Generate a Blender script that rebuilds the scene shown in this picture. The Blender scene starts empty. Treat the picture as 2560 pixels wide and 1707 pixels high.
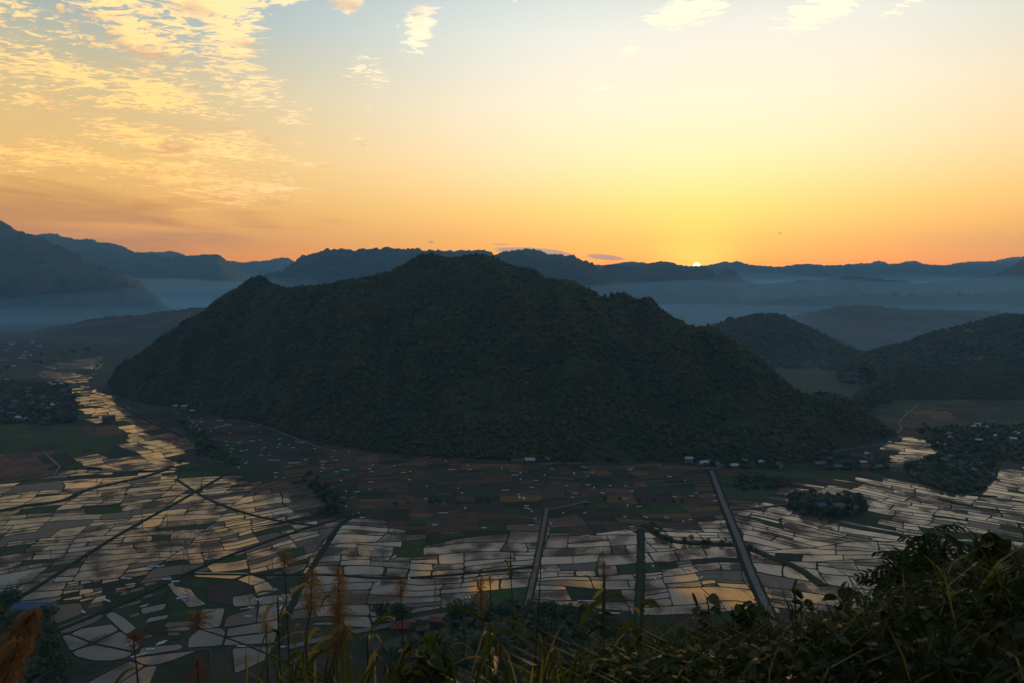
import bpy, bmesh, math, random
import numpy as np
from mathutils import Vector, Matrix, Euler

random.seed(7); RNG = np.random.default_rng(11)
scene = bpy.context.scene
col = scene.collection
rad = math.radians

# ------------------------------------------------------------------ camera
H = 240.0                     # the viewpoint stands this far above the valley floor
FPX = 1707.0                  # focal length in photo pixels (24 mm on a 36 mm frame)
PITCH = rad(5.0)
cam_data = bpy.data.cameras.new('camera')
cam_data.lens = 24.0; cam_data.sensor_width = 36.0; cam_data.sensor_fit = 'HORIZONTAL'
cam_data.clip_start = 0.1; cam_data.clip_end = 60000
cam = bpy.data.objects.new('camera', cam_data); col.objects.link(cam)
cam.location = (0, 0, H); cam.rotation_euler = (rad(90) - PITCH, 0, 0)
cam_data.dof.use_dof = True; cam_data.dof.focus_distance = 800.0; cam_data.dof.aperture_fstop = 6.3
scene.camera = cam

def ray(px, py):
    """direction of a photo pixel from the viewpoint"""
    cx = (px - 1280) / FPX; cy = -(py - 853.5) / FPX
    return (cx, math.cos(PITCH) + cy * math.sin(PITCH), -math.sin(PITCH) + cy * math.cos(PITCH))
V = 2560 / 2352.0
def ground(vx, vy, z=0.0):
    """overview pixel -> point on the valley floor"""
    d = ray(vx * V, vy * V); t = (z - H) / d[2]
    return (d[0] * t, d[1] * t)
def at_depth(px, py, Y):
    d = ray(px, py); t = Y / d[1]
    return (d[0] * t, Y, H + d[2] * t)
def azel(px, py):
    d = ray(px, py)
    return math.degrees(math.atan2(d[0], d[1])), math.degrees(math.atan2(d[2], math.hypot(d[0], d[1])))

# ------------------------------------------------------------------ sky, sun, exposure
SUN_AZ, SUN_EL = azel(1742, 666)
world = bpy.data.worlds.new('World'); scene.world = world; world.use_nodes = True
wt = world.node_tree; wt.nodes.clear()
class G:
    """small helper that writes node expressions"""
    def __init__(self, tree): self.t = tree; self.n = tree.nodes; self.l = tree.links
    def put(self, sock, v):
        if v is None: return
        if hasattr(v, 'is_linked') or hasattr(v, 'links'): self.l.new(v, sock)
        else: sock.default_value = v
    def m(self, op, a, b=None, c=None, clamp=False):
        n = self.n.new('ShaderNodeMath'); n.operation = op; n.use_clamp = clamp
        for s, v in zip(n.inputs, (a, b, c)): self.put(s, v)
        return n.outputs[0]
    def vm(self, op, a, b=None, out=0):
        n = self.n.new('ShaderNodeVectorMath'); n.operation = op
        self.put(n.inputs[0], a); self.put(n.inputs[1], b)
        return n.outputs[out]
    def comb(self, x, y, z):
        n = self.n.new('ShaderNodeCombineXYZ')
        for s, v in zip(n.inputs, (x, y, z)): self.put(s, v)
        return n.outputs[0]
    def sep(self, v):
        n = self.n.new('ShaderNodeSeparateXYZ'); self.put(n.inputs[0], v); return n.outputs
    def ramp(self, fac, stops, interp='LINEAR'):
        n = self.n.new('ShaderNodeValToRGB'); cr = n.color_ramp; cr.interpolation = interp
        while len(cr.elements) < len(stops): cr.elements.new(0.5)
        for e, (p, c) in zip(cr.elements, stops): e.position = p; e.color = (c, c, c, 1) if not hasattr(c, '__len__') else (*c, 1)
        self.put(n.inputs[0], fac); return n.outputs[0]
    def mix(self, f, a, b, mode='MIX'):
        n = self.n.new('ShaderNodeMix'); n.data_type = 'RGBA'; n.blend_type = mode; n.clamp_factor = True
        self.put(n.inputs[0], f)
        for s, v in ((n.inputs[6], a), (n.inputs[7], b)):
            self.put(s, (*v, 1) if isinstance(v, tuple) and len(v) == 3 else v)
        return n.outputs[2]
    def noise(self, vec, scale, detail=4, rough=0.5, dist=0.0, dim='3D', lac=2.0):
        n = self.n.new('ShaderNodeTexNoise'); n.noise_dimensions = dim
        self.put(n.inputs['Vector'], vec); n.inputs['Scale'].default_value = scale; n.inputs['Detail'].default_value = detail
        n.inputs['Roughness'].default_value = rough; n.inputs['Distortion'].default_value = dist; n.inputs['Lacunarity'].default_value = lac
        return n.outputs['Fac']
    def sstep(self, x, a, b):
        n = self.n.new('ShaderNodeMapRange'); n.interpolation_type = 'SMOOTHSTEP'
        self.put(n.inputs[0], x); n.inputs[1].default_value = a; n.inputs[2].default_value = b
        return n.outputs[0]
    def lin(self, x, a, b, c=0.0, d=1.0):
        n = self.n.new('ShaderNodeMapRange'); self.put(n.inputs[0], x)
        for i, v in enumerate((a, b, c, d)): n.inputs[i + 1].default_value = v
        return n.outputs[0]
def s2l(r, g, b):
    f = lambda c: (c / 255 / 12.92) if c <= 10 else ((c / 255 + 0.055) / 1.055) ** 2.4
    return (f(r), f(g), f(b))

def build_sky():
    g = G(wt)
    tc = g.n.new('ShaderNodeTexCoord')
    d = g.vm('NORMALIZE', tc.outputs['Generated'])
    x, y, z = g.sep(d)
    el = g.m('MULTIPLY', g.m('ARCSINE', z), 180 / math.pi)
    az = g.m('MULTIPLY', g.m('ARCTAN2', x, y), 180 / math.pi)
    daz = g.m('ABSOLUTE', g.m('SUBTRACT', az, SUN_AZ))
    # measured clear-sky colours by height: towards the sun, forty degrees off it, and opposite
    e = g.m('SQRT', g.m('DIVIDE', g.m('MAXIMUM', el, 0.0), 90.0))
    P = lambda deg: math.sqrt(deg / 90)
    sun_r = g.ramp(e, [(0, (1.04, .25, .0)), (P(1.5), (1.06, .32, .0)), (P(3.2), (.95, .42, .02)), (P(6), (.80, .49, .12)), (P(10), (.74, .58, .33)), (P(14), (.68, .61, .46)),
                       (P(19), (.57, .59, .52)), (P(25), (.35, .44, .48)), (P(40), (.19, .25, .32)), (1, (.13, .17, .23))])
    side_r = g.ramp(e, [(0, (.88, .21, .0)), (P(2), (.84, .25, .0)), (P(5), (.72, .31, .03)), (P(9), (.66, .38, .09)), (P(14), (.47, .36, .17)), (P(19), (.23, .30, .30)),
                        (P(25), (.13, .23, .31)), (P(40), (.13, .19, .26)), (1, (.12, .16, .22))])
    back_r = g.ramp(e, [(0, (.20, .17, .22)), (P(6), (.22, .18, .22)), (P(14), (.16, .16, .20)), (P(30), (.13, .16, .22)), (1, (.13, .17, .23))])
    c1 = g.mix(g.sstep(daz, 7, 48), sun_r, side_r)
    base = g.mix(g.sstep(daz, 62, 150), c1, back_r)
    # pale glow round the sun
    sd = (math.sin(rad(SUN_AZ)) * math.cos(rad(SUN_EL)), math.cos(rad(SUN_AZ)) * math.cos(rad(SUN_EL)), math.sin(rad(SUN_EL)))
    ang = g.m('MULTIPLY', g.m('ARCCOSINE', g.vm('DOT_PRODUCT', d, sd, out=1)), 180 / math.pi)
    glow = g.m('POWER', g.sstep(ang, 7.0, 0.0), 2.0)
    base = g.mix(g.m('MULTIPLY', glow, 0.6), base, (1.5, .72, .05))
    # physical sky underneath
    sky = g.n.new('ShaderNodeTexSky'); sky.sky_type = 'NISHITA'; sky.sun_disc = False
    sky.sun_elevation = rad(SUN_EL); sky.sun_rotation = rad(SUN_AZ); sky.altitude = 400; sky.air_density = 1.2; sky.dust_density = 3.0
    base = g.mix(1.0, base, g.vm('SCALE', sky.outputs[0]), 'ADD')
    base.node.inputs[7].links[0].from_node.inputs['Scale'].default_value = 0.05
    # ---- clouds, laid out on a flat layer overhead
    zz = g.m('ADD', g.m('MAXIMUM', z, 0.0), 0.035)
    p = g.comb(g.m('DIVIDE', x, zz), g.m('DIVIDE', y, zz), 0.0)
    def blob(vx, vy, sx, sy, amp=1.0, rot=0.0):
        """a patch of cloud: centre and size in degrees of sky"""
        a0, e0 = azel(vx * V, vy * V)
        u = g.m('SUBTRACT', az, a0); w = g.m('SUBTRACT', el, e0)
        c, s = math.cos(rad(rot)), math.sin(rad(rot))
        uu = g.m('DIVIDE', g.m('ADD', g.m('MULTIPLY', u, c), g.m('MULTIPLY', w, s)), sx)
        ww = g.m('DIVIDE', g.m('SUBTRACT', g.m('MULTIPLY', w, c), g.m('MULTIPLY', u, s)), sy)
        r2 = g.m('ADD', g.m('MULTIPLY', uu, uu), g.m('MULTIPLY', ww, ww))
        return g.m('MULTIPLY', g.m('EXPONENT', g.m('MULTIPLY', r2, -1.0)), amp)
    def total(bl):
        t = bl[0]
        for b in bl[1:]: t = g.m('MAXIMUM', t, b)
        return t
    flock = total([blob(100, 110, 11, 6, .95), blob(330, 80, 7, 7, 1.0), blob(530, 80, 4.0, 6.5, 1.15), blob(570, 200, 4.6, 2.8, 1.05), blob(380, 230, 9, 4.2, 1.0), blob(80, 225, 4, 1.4, .9),
                   blob(430, 330, 11, 3.6, 1.05), blob(520, 430, 10, 3.0, 1.0), blob(150, 365, 11, 2.0, 1.0), blob(965, 72, 1.9, 3.2, 1.2, -35), blob(790, 12, 2.0, .9, 1.0), blob(850, 170, 3.0, 2.8, .92),
                   blob(940, 185, 3, .7, .7), blob(828, 322, 1.3, 1.1, 1.05), blob(680, 270, 4, 2.2, .82), blob(720, 380, 3.5, 1.8, .7), blob(1580, 18, 5.2, 2.0, 1.3, 14), blob(1910, 14, 5.0, 1.5, 1.3, 14), blob(2090, 8, 3.0, .6, 1.05, 14),
                   blob(1445, 118, 1.3, .9, 1.15, 35), blob(1385, 203, 1.4, .4, 1.2, 10), blob(1370, 268, 1.3, .3, .95, 8), blob(1190, 5, 1.4, .5, .85), blob(1610, 97, .8, .4, .75),
                   # overhead, where the flooded fields look
                   blob(480, -40, 5, 3, 1.55), blob(650, -35, 2.2, 1.4, 1.55), blob(800, -15, 1.5, 1.0, 1.55), blob(985, -60, 2.2, 1.2, 1.55), blob(1120, -125, 2.6, 1.3, 1.55), blob(1360, -120, 3, 1.3, 1.55), blob(1640, -105, 3, 1.6, 1.55),
                   blob(1760, -135, 3.5, 1.6, 1.55), blob(1850, -40, 2.2, 1.2, 1.55), blob(1920, -115, 2.4, 1.3, 1.55), blob(150, -120, 8, 2.5, 1.0), blob(620, -200, 8, 1.6, .95), blob(300, -420, 14, 5, .9), blob(1200, -480, 12, 4, .9), blob(2050, -420, 9, 5, .85)])
    warp = g.vm('SCALE', g.n.new('ShaderNodeTexNoise').outputs['Color'])
    wn = warp.node.inputs[0].links[0].from_node; g.put(wn.inputs['Vector'], p); wn.inputs['Scale'].default_value = 1.4; wn.inputs['Detail'].default_value = 3
    warp.node.inputs['Scale'].default_value = 0.30
    pw = g.vm('ADD', p, warp)
    big = g.noise(pw, 2.6, 4, .55)
    # the flock is rippled: small rolls lying across the line of sight
    fine = g.noise(g.vm('MULTIPLY', pw, (1.0, 1.8, 1.0)), 14.0, 6, .66, .6)
    body = g.m('ADD', g.m('MULTIPLY', big, .36), g.m('MULTIPLY', fine, .64))
    thr = g.m('SUBTRACT', .745, g.m('MULTIPLY', flock, .285))
    dens = g.sstep(g.m('SUBTRACT', body, thr), -.015, .075)
    # lit gold on top of the flock, duller and browner in the thick middle
    hgt = g.sstep(el, 3, 26)
    lit = g.mix(hgt, (1.25, .62, .14), (.98, .66, .29))
    lit = g.mix(g.sstep(el, 14, 20), lit, (1.12, .68, .25))
    off = g.sstep(daz, 16, 44)
    lit = g.mix(off, (.92, .78, .57), lit)
    lit = g.mix(g.sstep(el, 21.8, 25), lit, (2.2, 1.15, .25))
    shade = g.mix(hgt, (.66, .31, .10), (.36, .29, .24))
    thick = g.sstep(g.noise(g.vm('ADD', pw, (3.1, 1.7, 0.0)), 2.3, 4, .55), .53, .66)
    ccol = g.mix(g.m('MULTIPLY', g.m('MULTIPLY', thick, .85), g.sstep(daz, 14, 30)), lit, shade)
    c = g.mix(g.m('MULTIPLY', dens, .88), base, ccol)
    # long dull sheets low in the west
    st = g.comb(g.m('MULTIPLY', az, .055), g.m('ADD', g.m('MULTIPLY', el, .42), g.m('MULTIPLY', az, .03)), 0.0)
    sn = g.noise(st, 1.6, 6, .58, .6)
    sheet = total([blob(60, 470, 14, 2.4, .95), blob(330, 470, 8, 1.6, .75), blob(560, 500, 6, 1.3, .75, -8), blob(250, 545, 12, 1.4, .85), blob(720, 520, 5, .9, .6), blob(0, 520, 14, 3, 1.0)])
    sdens = g.sstep(g.m('SUBTRACT', sn, g.m('SUBTRACT', .78, g.m('MULTIPLY', sheet, .48))), -.10, .24)
    c = g.mix(g.m('MULTIPLY', sdens, .8), c, g.mix(g.sstep(el, 0, 8), (.66, .20, .01), (.50, .22, .04)))
    # a low bank resting on the far ridge
    bank = total([blob(1230, 582, 4.2, .55, 1.0, -4), blob(1390, 592, 2.2, .32, .9, -6), blob(1150, 562, 1.4, .10, .7), blob(990, 557, .35, .12, .8), blob(1792, 536, .22, .10, .8)])
    bdens = g.sstep(g.m('ADD', g.m('SUBTRACT', bank, .62), g.m('MULTIPLY', g.noise(st, 6, 4, .6), .35)), 0.0, .22)
    c = g.mix(g.m('MULTIPLY', bdens, .7), c, (.26, .23, .25))
    # the upper limb of the sun
    disc = g.sstep(ang, .30, .22)
    c = g.mix(disc, c, (9.0, 5.6, 2.2))
    bg = g.n.new('ShaderNodeBackground'); g.put(bg.inputs[0], c); bg.inputs[1].default_value = 1.0
    out = g.n.new('ShaderNodeOutputWorld'); g.l.new(bg.outputs[0], out.inputs[0])
build_sky()
world.cycles.sampling_method = 'MANUAL'; world.cycles.sample_map_resolution = 1024

sun_l = bpy.data.lights.new('sun', 'SUN'); sun_l.energy = 2.0; sun_l.angle = rad(0.5); sun_l.color = (1.0, .52, .22)
sun = bpy.data.objects.new('sun', sun_l); col.objects.link(sun)
sun.rotation_euler = (rad(90 - SUN_EL), 0, rad(180 - SUN_AZ))   # light travels from the sun towards the viewpoint

vs = scene.view_settings
vs.view_transform = 'Standard'; vs.look = 'None'; vs.exposure = 0.57; vs.gamma = 1.0; vs.use_curve_mapping = False
cy = scene.cycles
cy.max_bounces = 6; cy.diffuse_bounces = 2; cy.glossy_bounces = 3; cy.transmission_bounces = 3; cy.volume_bounces = 1; cy.transparent_max_bounces = 6
cy.sample_clamp_indirect = 4.0; cy.caustics_reflective = False; cy.caustics_refractive = False
cy.use_denoising = True
try: cy.denoiser = 'OPENIMAGEDENOISE'
except Exception: pass

# ------------------------------------------------------------------ helpers
def tag(o, label=None, cat=None, group=None, kind=None):
    if label: o['label'] = label
    if cat: o['category'] = cat
    if group: o['group'] = group
    if kind: o['kind'] = kind
    return o
def link(o, parent=None):
    col.objects.link(o)
    if parent is not None: o.parent = parent
    return o
def mesh_np(name, verts, quads=None, tris=None, smooth=False, mat=None):
    me = bpy.data.meshes.new(name)
    verts = np.asarray(verts, np.float32).reshape(-1, 3)
    loops = []; starts = []; totals = []; s = 0
    if quads is not None and len(quads):
        q = np.asarray(quads, np.int32).reshape(-1, 4); loops.append(q.ravel()); starts.append(s + 4 * np.arange(len(q))); totals.append(np.full(len(q), 4)); s += 4 * len(q)
    if tris is not None and len(tris):
        q = np.asarray(tris, np.int32).reshape(-1, 3); loops.append(q.ravel()); starts.append(s + 3 * np.arange(len(q))); totals.append(np.full(len(q), 3)); s += 3 * len(q)
    loops = np.concatenate(loops)
    me.vertices.add(len(verts)); me.vertices.foreach_set('co', verts.ravel())
    me.loops.add(len(loops)); me.loops.foreach_set('vertex_index', loops)
    st = np.concatenate(starts).astype(np.int32)
    me.polygons.add(len(st)); me.polygons.foreach_set('loop_start', st); me.polygons.foreach_set('loop_total', np.concatenate(totals).astype(np.int32))
    if smooth: me.polygons.foreach_set('use_smooth', np.ones(len(st), bool))
    me.update(calc_edges=True)
    if mat: me.materials.append(mat)
    return me
def mesh_py(name, verts, faces, mat=None, smooth=False, mats=None, idx=None):
    me = bpy.data.meshes.new(name); me.from_pydata([tuple(v) for v in verts], [], [tuple(f) for f in faces])
    for m in (mats or ([mat] if mat else [])): me.materials.append(m)
    if smooth: me.polygons.foreach_set('use_smooth', [True] * len(me.polygons))
    if idx is not None: me.polygons.foreach_set('material_index', idx)
    me.update(); return me
def obj(name, me, parent=None):
    return link(bpy.data.objects.new(name, me), parent)

# vectorised gradient noise
_perm = RNG.permutation(512)
_gr = RNG.normal(size=(512, 2)); _gr /= np.linalg.norm(_gr, axis=1)[:, None]
def pnoise(x, y):
    xi = np.floor(x).astype(int); yi = np.floor(y).astype(int); xf = x - xi; yf = y - yi
    u = xf * xf * xf * (xf * (xf * 6 - 15) + 10); v = yf * yf * yf * (yf * (yf * 6 - 15) + 10)
    def gd(a, b, fx, fy):
        k = _gr[_perm[(_perm[a & 511] + b) & 511]]; return k[..., 0] * fx + k[..., 1] * fy
    n00 = gd(xi, yi, xf, yf); n10 = gd(xi + 1, yi, xf - 1, yf); n01 = gd(xi, yi + 1, xf, yf - 1); n11 = gd(xi + 1, yi + 1, xf - 1, yf - 1)
    return (n00 * (1 - u) + n10 * u) * (1 - v) + (n01 * (1 - u) + n11 * u) * v
def fbm(x, y, oct=4, gain=.5, ridged=False):
    s = 0; a = 1.0; t = 0
    for i in range(oct):
        n = pnoise(x * 2 ** i + 17.3 * i, y * 2 ** i + 9.1 * i)
        s = s + a * ((1 - 2 * np.abs(n)) if ridged else n); t += a; a *= gain
    return s / t

# ------------------------------------------------------------------ materials
MATS = {}
def material(name, rough=.9, spec=.3, ior=1.45):
    m = bpy.data.materials.new(name); m.use_nodes = True; t = m.node_tree
    b = t.nodes['Principled BSDF']; b.inputs['Roughness'].default_value = rough; b.inputs['IOR'].default_value = ior
    b.inputs['Specular IOR Level'].default_value = spec
    MATS[name] = m
    return m, G(t), b
def pos(g):
    n = g.n.new('ShaderNodeNewGeometry'); return n.outputs['Position']
def mottled(name, ca, cb, scale, cc=None, rough=.95, spec=.15, detail=5, bump=0.0, bscale=None):
    """two or three natural colours broken up by noise in world space"""
    m, g, b = material(name, rough, spec)
    p = pos(g)
    f = g.sstep(g.noise(p, scale, detail, .6), .36, .64)
    c = g.mix(f, ca, cb)
    if cc: c = g.mix(g.sstep(g.noise(p, scale * .23, 3, .5), .48, .66), c, cc)
    g.put(b.inputs['Base Color'], c)
    if bump:
        bn = g.n.new('ShaderNodeBump'); bn.inputs['Strength'].default_value = 1.0; bn.inputs['Distance'].default_value = bump
        g.put(bn.inputs['Height'], g.noise(p, bscale or scale * 4, 4, .6)); g.put(b.inputs['Normal'], bn.outputs[0])
    return m
mottled('far_forest', (.030, .040, .030), (.050, .055, .035), .02, (.075, .060, .045), bump=14.0, bscale=.03)
mottled('hill_soil', (.030, .036, .014), (.050, .048, .020), .05, (.040, .044, .016), bump=2.5, bscale=.12)
mottled('valley_soil', (.028, .034, .020), (.045, .042, .028), .02, (.022, .036, .016), detail=6)
# ------------------------------------------------------------------ terrain
def vpts(zx, zy, s, pts): return [(zx + a / s, zy + b / s) for a, b in pts]
z1 = lambda p: vpts(0, 520, 2.7035, p)
z2 = lambda p: vpts(600, 580, 2.6133, p)
z3 = lambda p: vpts(1500, 580, 2.2189, p)

def interp_ridge(pts, Y):
    """silhouette points (photo pixels) at real distances -> arrays of (azimuth slope, depth, height)"""
    if not hasattr(Y, '__len__'): Y = [Y] * len(pts)
    out = []
    for (px, py), y in zip(pts, Y):
        if py > 730: y = min(y, .86 * H * FPX / (py - 705))   # a spur that runs low also runs nearer
        d = ray(px, py); out.append((d[0] / d[1], y, H + d[2] / d[1] * y))
    return np.array(sorted(out))

def mountain(name, pts, Y, front, back, ncol=640, nrow=34, rough=24.0, spur=.16, seed=0, a_pad=.06, mat='far_forest', base=-2.0, wl=700.0, foot_min=0.0):
    r = interp_ridge(pts, Y)
    a0, a1 = r[0, 0] - a_pad, r[-1, 0] + a_pad
    a = np.linspace(a0, a1, ncol)
    yr = np.interp(a, r[:, 0], r[:, 1]); h = np.interp(a, r[:, 0], r[:, 2])
    # ends fall away to the valley floor
    tp = np.clip(np.minimum((a - a0) / max(a_pad, 1e-6), (a1 - a) / max(a_pad, 1e-6)), 0, 1)
    h = np.maximum(h, 5) * (tp * tp * (3 - 2 * tp))
    hr = rough * (1.3 * fbm(a * yr / 90.0 + seed * 3.7, a * 0 + seed, 3, .6) + .8 * fbm(a * yr / 26.0 + seed * 1.7, a * 0 + seed * .3, 2, .6)) * np.clip(h / 60, 0, 1)
    fr = np.clip(yr - foot_min, 60, front)
    t = np.concatenate([np.linspace(0, 1, nrow), 1 + np.linspace(0, 1, nrow // 2)[1:]])
    rows = []
    for tt in t:
        if tt <= 1:
            y = yr - fr * (1 - tt); s = tt ** 1.25
        else:
            y = yr + back * (tt - 1); s = (2 - tt) ** 1.3
        x = a * y
        n = fbm(x / wl + seed, y / (wl * 1.6) + seed * 2.1, 4, .55, True)
        env = math.sin(math.pi * min(tt, 1.0)) if tt <= 1 else math.sin(math.pi * (tt - 1))
        z = base + (h - base) * s + hr * s ** 9 + spur * h * env * (n - .35)
        rows.append(np.stack([x, y, z], 1))
    v = np.array(rows); nr = len(t)
    i = np.arange(nr - 1)[:, None] * ncol + np.arange(ncol - 1)[None, :]
    q = np.stack([i, i + 1, i + 1 + ncol, i + ncol], -1).reshape(-1, 4)
    o = obj(name, mesh_np(name, v.reshape(-1, 3), q, smooth=True, mat=MATS[mat]))
    o['kind'] = 'structure'
    return o, v

L1 = z1([(0, 85), (60, 120), (130, 160), (240, 185), (330, 225), (430, 260), (520, 310), (620, 370), (740, 405), (860, 450), (930, 490), (1000, 550), (1060, 605), (1110, 650), (1150, 674), (1190, 705)])
L1 = [(-330, 440), (-180, 470), (-70, 515)] + L1
mountain('mountain', L1, 5300, 1100, 1200, spur=.22, seed=1, a_pad=.02, wl=500)
L2 = z1([(240, 185), (330, 172), (390, 180), (440, 200), (520, 215), (590, 207), (660, 230), (770, 242), (830, 262), (920, 300), (1000, 308), (1060, 320), (1110, 335), (1180, 333), (1240, 318), (1300, 325), (1400, 315),
         (1470, 315), (1520, 345), (1580, 390), (1640, 430), (1680, 460), (1760, 520), (1850, 580), (1950, 640)])
L2 = [(-200, 575), (-60, 600), (40, 585)] + L2
mountain('mountain', L2, 7800, 1500, 1200, spur=.18, seed=2, wl=800)
L3 = z1([(700, 330), (980, 300), (1060, 300), (1160, 293), (1230, 313), (1300, 345), (1420, 365), (1560, 360), (1640, 370), (1740, 360), (1800, 358), (1870, 340), (1940, 338), (1980, 358), (2100, 390)])
mountain('mountain', L3, 10400, 1200, 700, spur=.12, seed=3, wl=900)
LOW = z1([(430, 800), (640, 745), (800, 732), (950, 725), (1050, 705), (1200, 690), (1350, 675), (1500, 660), (1650, 670)])
mountain('mountain', LOW, 3300, 500, 700, spur=.10, seed=4, wl=300, rough=14)
M1 = z1([(1700, 490), (1820, 440), (1900, 430), (1960, 385), (2040, 325), (2110, 312)]) + z2([(530, 130), (560, 112), (690, 112), (740, 122), (770, 112), (850, 112), (930, 108), (970, 100), (1050, 112), (1100, 108), (1180, 112),
      (1230, 122), (1370, 125), (1430, 122), (1520, 122), (1570, 116), (1640, 130), (1700, 200)])
mountain('mountain', M1, 6300, 1300, 900, spur=.16, seed=5, wl=700)
M2 = z2([(1500, 220), (1600, 170), (1670, 150), (1740, 130), (1810, 117), (1890, 108), (1960, 125), (2020, 143), (2110, 153), (2180, 153), (2230, 180), (2290, 200), (2340, 235), (2420, 300), (2520, 380)])
mountain('mountain', M2, 5600, 1100, 900, spur=.16, seed=6, wl=700)
M3 = z3([(-120, 300), (-40, 235), (0, 210), (40, 183), (90, 180), (130, 190), (220, 185), (290, 172), (350, 163), (400, 170), (450, 185), (500, 196), (540, 197), (590, 200), (620, 218), (638, 236), (648, 246), (656, 240), (680, 215), (710, 207),
         (745, 215), (770, 240), (790, 268), (830, 275), (880, 290), (960, 285), (1060, 278), (1130, 265), (1200, 270), (1330, 258), (1370, 245), (1440, 250), (1510, 255), (1600, 268), (1680, 270), (1770, 288), (1830, 280), (1950, 270),
         (2060, 253), (2180, 238), (2230, 222), (2280, 195), (2320, 165), (2352, 150), (2450, 90), (2700, 60)])
mountain('mountain', M3, 6200, 1500, 900, ncol=800, rough=16.0, spur=.16, seed=7, wl=600)
M4 = z3([(-500, 240), (-200, 190), (60, 183), (130, 168), (180, 165), (250, 173), (450, 195), (600, 185), (640, 178), (700, 163), (730, 171), (760, 163), (830, 183), (920, 190), (1010, 195), (1080, 182), (1150, 178), (1220, 185), (1290, 188), (1410, 178), (1500, 173),
         (1550, 160), (1600, 175), (1640, 180), (1700, 165), (1760, 163), (1800, 180), (1920, 188), (1980, 173), (2110, 163), (2180, 165), (2260, 145), (2352, 135), (2600, 120)])
mountain('mountain', M4, 10800, 1300, 700, ncol=800, spur=.12, seed=8, wl=900)
N0 = z3([(200, 470), (330, 430), (520, 400), (760, 395), (1000, 372), (1300, 350), (1700, 350), (2352, 340), (2600, 320)])
mountain('mountain', N0, 4700, 900, 700, spur=.20, seed=9, wl=450)
N2 = z3([(900, 520), (1000, 480), (1120, 455), (1230, 432), (1350, 410), (1500, 408), (1700, 430), (2000, 435), (2200, 440), (2352, 470), (2600, 450)])
mountain('mountain', N2, 3500, 1100, 600, spur=.30, seed=10, wl=300, rough=12)
N1 = z3([(420, 600), (560, 545), (690, 505), (780, 478), (880, 458), (960, 455), (1030, 472), (1120, 515), (1230, 570), (1330, 630), (1420, 690), (1500, 740), (1560, 780)])
n1, n1v = mountain('hill', N1, 2500, 650, 600, spur=.30, seed=14, wl=260, rough=8, a_pad=.03, mat='hill_soil', foot_min=1800)
N3 = z3([(1420, 735), (1500, 690), (1600, 650), (1700, 620), (1800, 580), (1900, 550), (2000, 530), (2100, 500), (2200, 475), (2280, 460), (2352, 470), (2700, 430)])
n3, n3v = mountain('mountain', N3, 2150, 620, 500, spur=.30, seed=11, wl=220, rough=6, a_pad=.03, foot_min=1560)
N4 = z3([(1440, 905), (1500, 870), (1580, 810), (1650, 755), (1750, 732), (1830, 745), (1950, 775), (2100, 735), (2352, 700), (2600, 640)])
n4, n4v = mountain('hill', N4, 1560, 190, 260, ncol=260, nrow=30, spur=.15, seed=12, wl=130, rough=4, a_pad=.01, mat='hill_soil', foot_min=1330)

# ---- the wooded hill in the middle of the valley
SIL = z1([(735, 1165), (765, 1100), (800, 1045), (900, 990), (980, 940), (1040, 890), (1110, 840), (1180, 800), (1260, 735), (1340, 700), (1400, 665), (1450, 620), (1510, 580), (1570, 550), (1630, 510), (1660, 480), (1700, 455), (1750, 447), (1790, 455), (1840, 490), (1890, 515)]) \
    + z2([(330, 350), (450, 340), (590, 325), (700, 300), (800, 285), (900, 262), (980, 245), (1040, 215), (1100, 180), (1160, 150), (1210, 128), (1260, 122), (1310, 145), (1370, 155), (1440, 145), (1520, 127), (1590, 122), (1650, 140), (1710, 180), (1780, 205), (1830, 222),
          (1890, 222), (1950, 245), (1990, 290), (2070, 295), (2160, 310), (2250, 355)]) \
    + z3([(0, 335), (60, 345), (80, 325), (120, 315), (160, 330), (180, 355), (250, 360), (290, 360), (330, 410), (430, 480), (520, 520), (610, 525), (680, 555), (740, 590), (830, 640), (900, 700), (960, 750), (1040, 815), (1110, 870), (1150, 885), (1230, 900), (1310, 890), (1370, 905),
          (1450, 960), (1530, 1020), (1590, 1070), (1640, 1112)])
FOOT = [(262, 952), (272, 960), (292, 982), (330, 1002), (400, 1012), (480, 1022), (560, 1040), (640, 1056), (700, 1075), (760, 1095), (860, 1115), (950, 1130), (1050, 1138), (1150, 1145), (1250, 1150), (1350, 1152), (1500, 1155), (1640, 1152), (1850, 1156), (1960, 1160),
        (2030, 1152), (2060, 1125), (2110, 1112), (2180, 1102), (2242, 1086)]
def foot_tab():
    o = []
    for px, py in FOOT:
        d = ray(px, py); o.append((d[0] / d[1], -H / d[2] * d[1]))
    return np.array(sorted(o))
_ft = foot_tab()
TREE_H = 7.0
def hill_tables(k=.60):
    o = []
    for px, py in SIL:
        d = ray(px, py); a = d[0] / d[1]; s = -d[2] / d[1]
        yb = np.interp(a, _ft[:, 0], _ft[:, 1])
        yr = (yb + (H - TREE_H) / k) / (1 + s / k)
        yr = max(yr, yb + 8)
        o.append((a, yr, max(H - TREE_H - s * yr, 0.5), yb))
    return np.array(sorted(o))
_ht = hill_tables()
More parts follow.
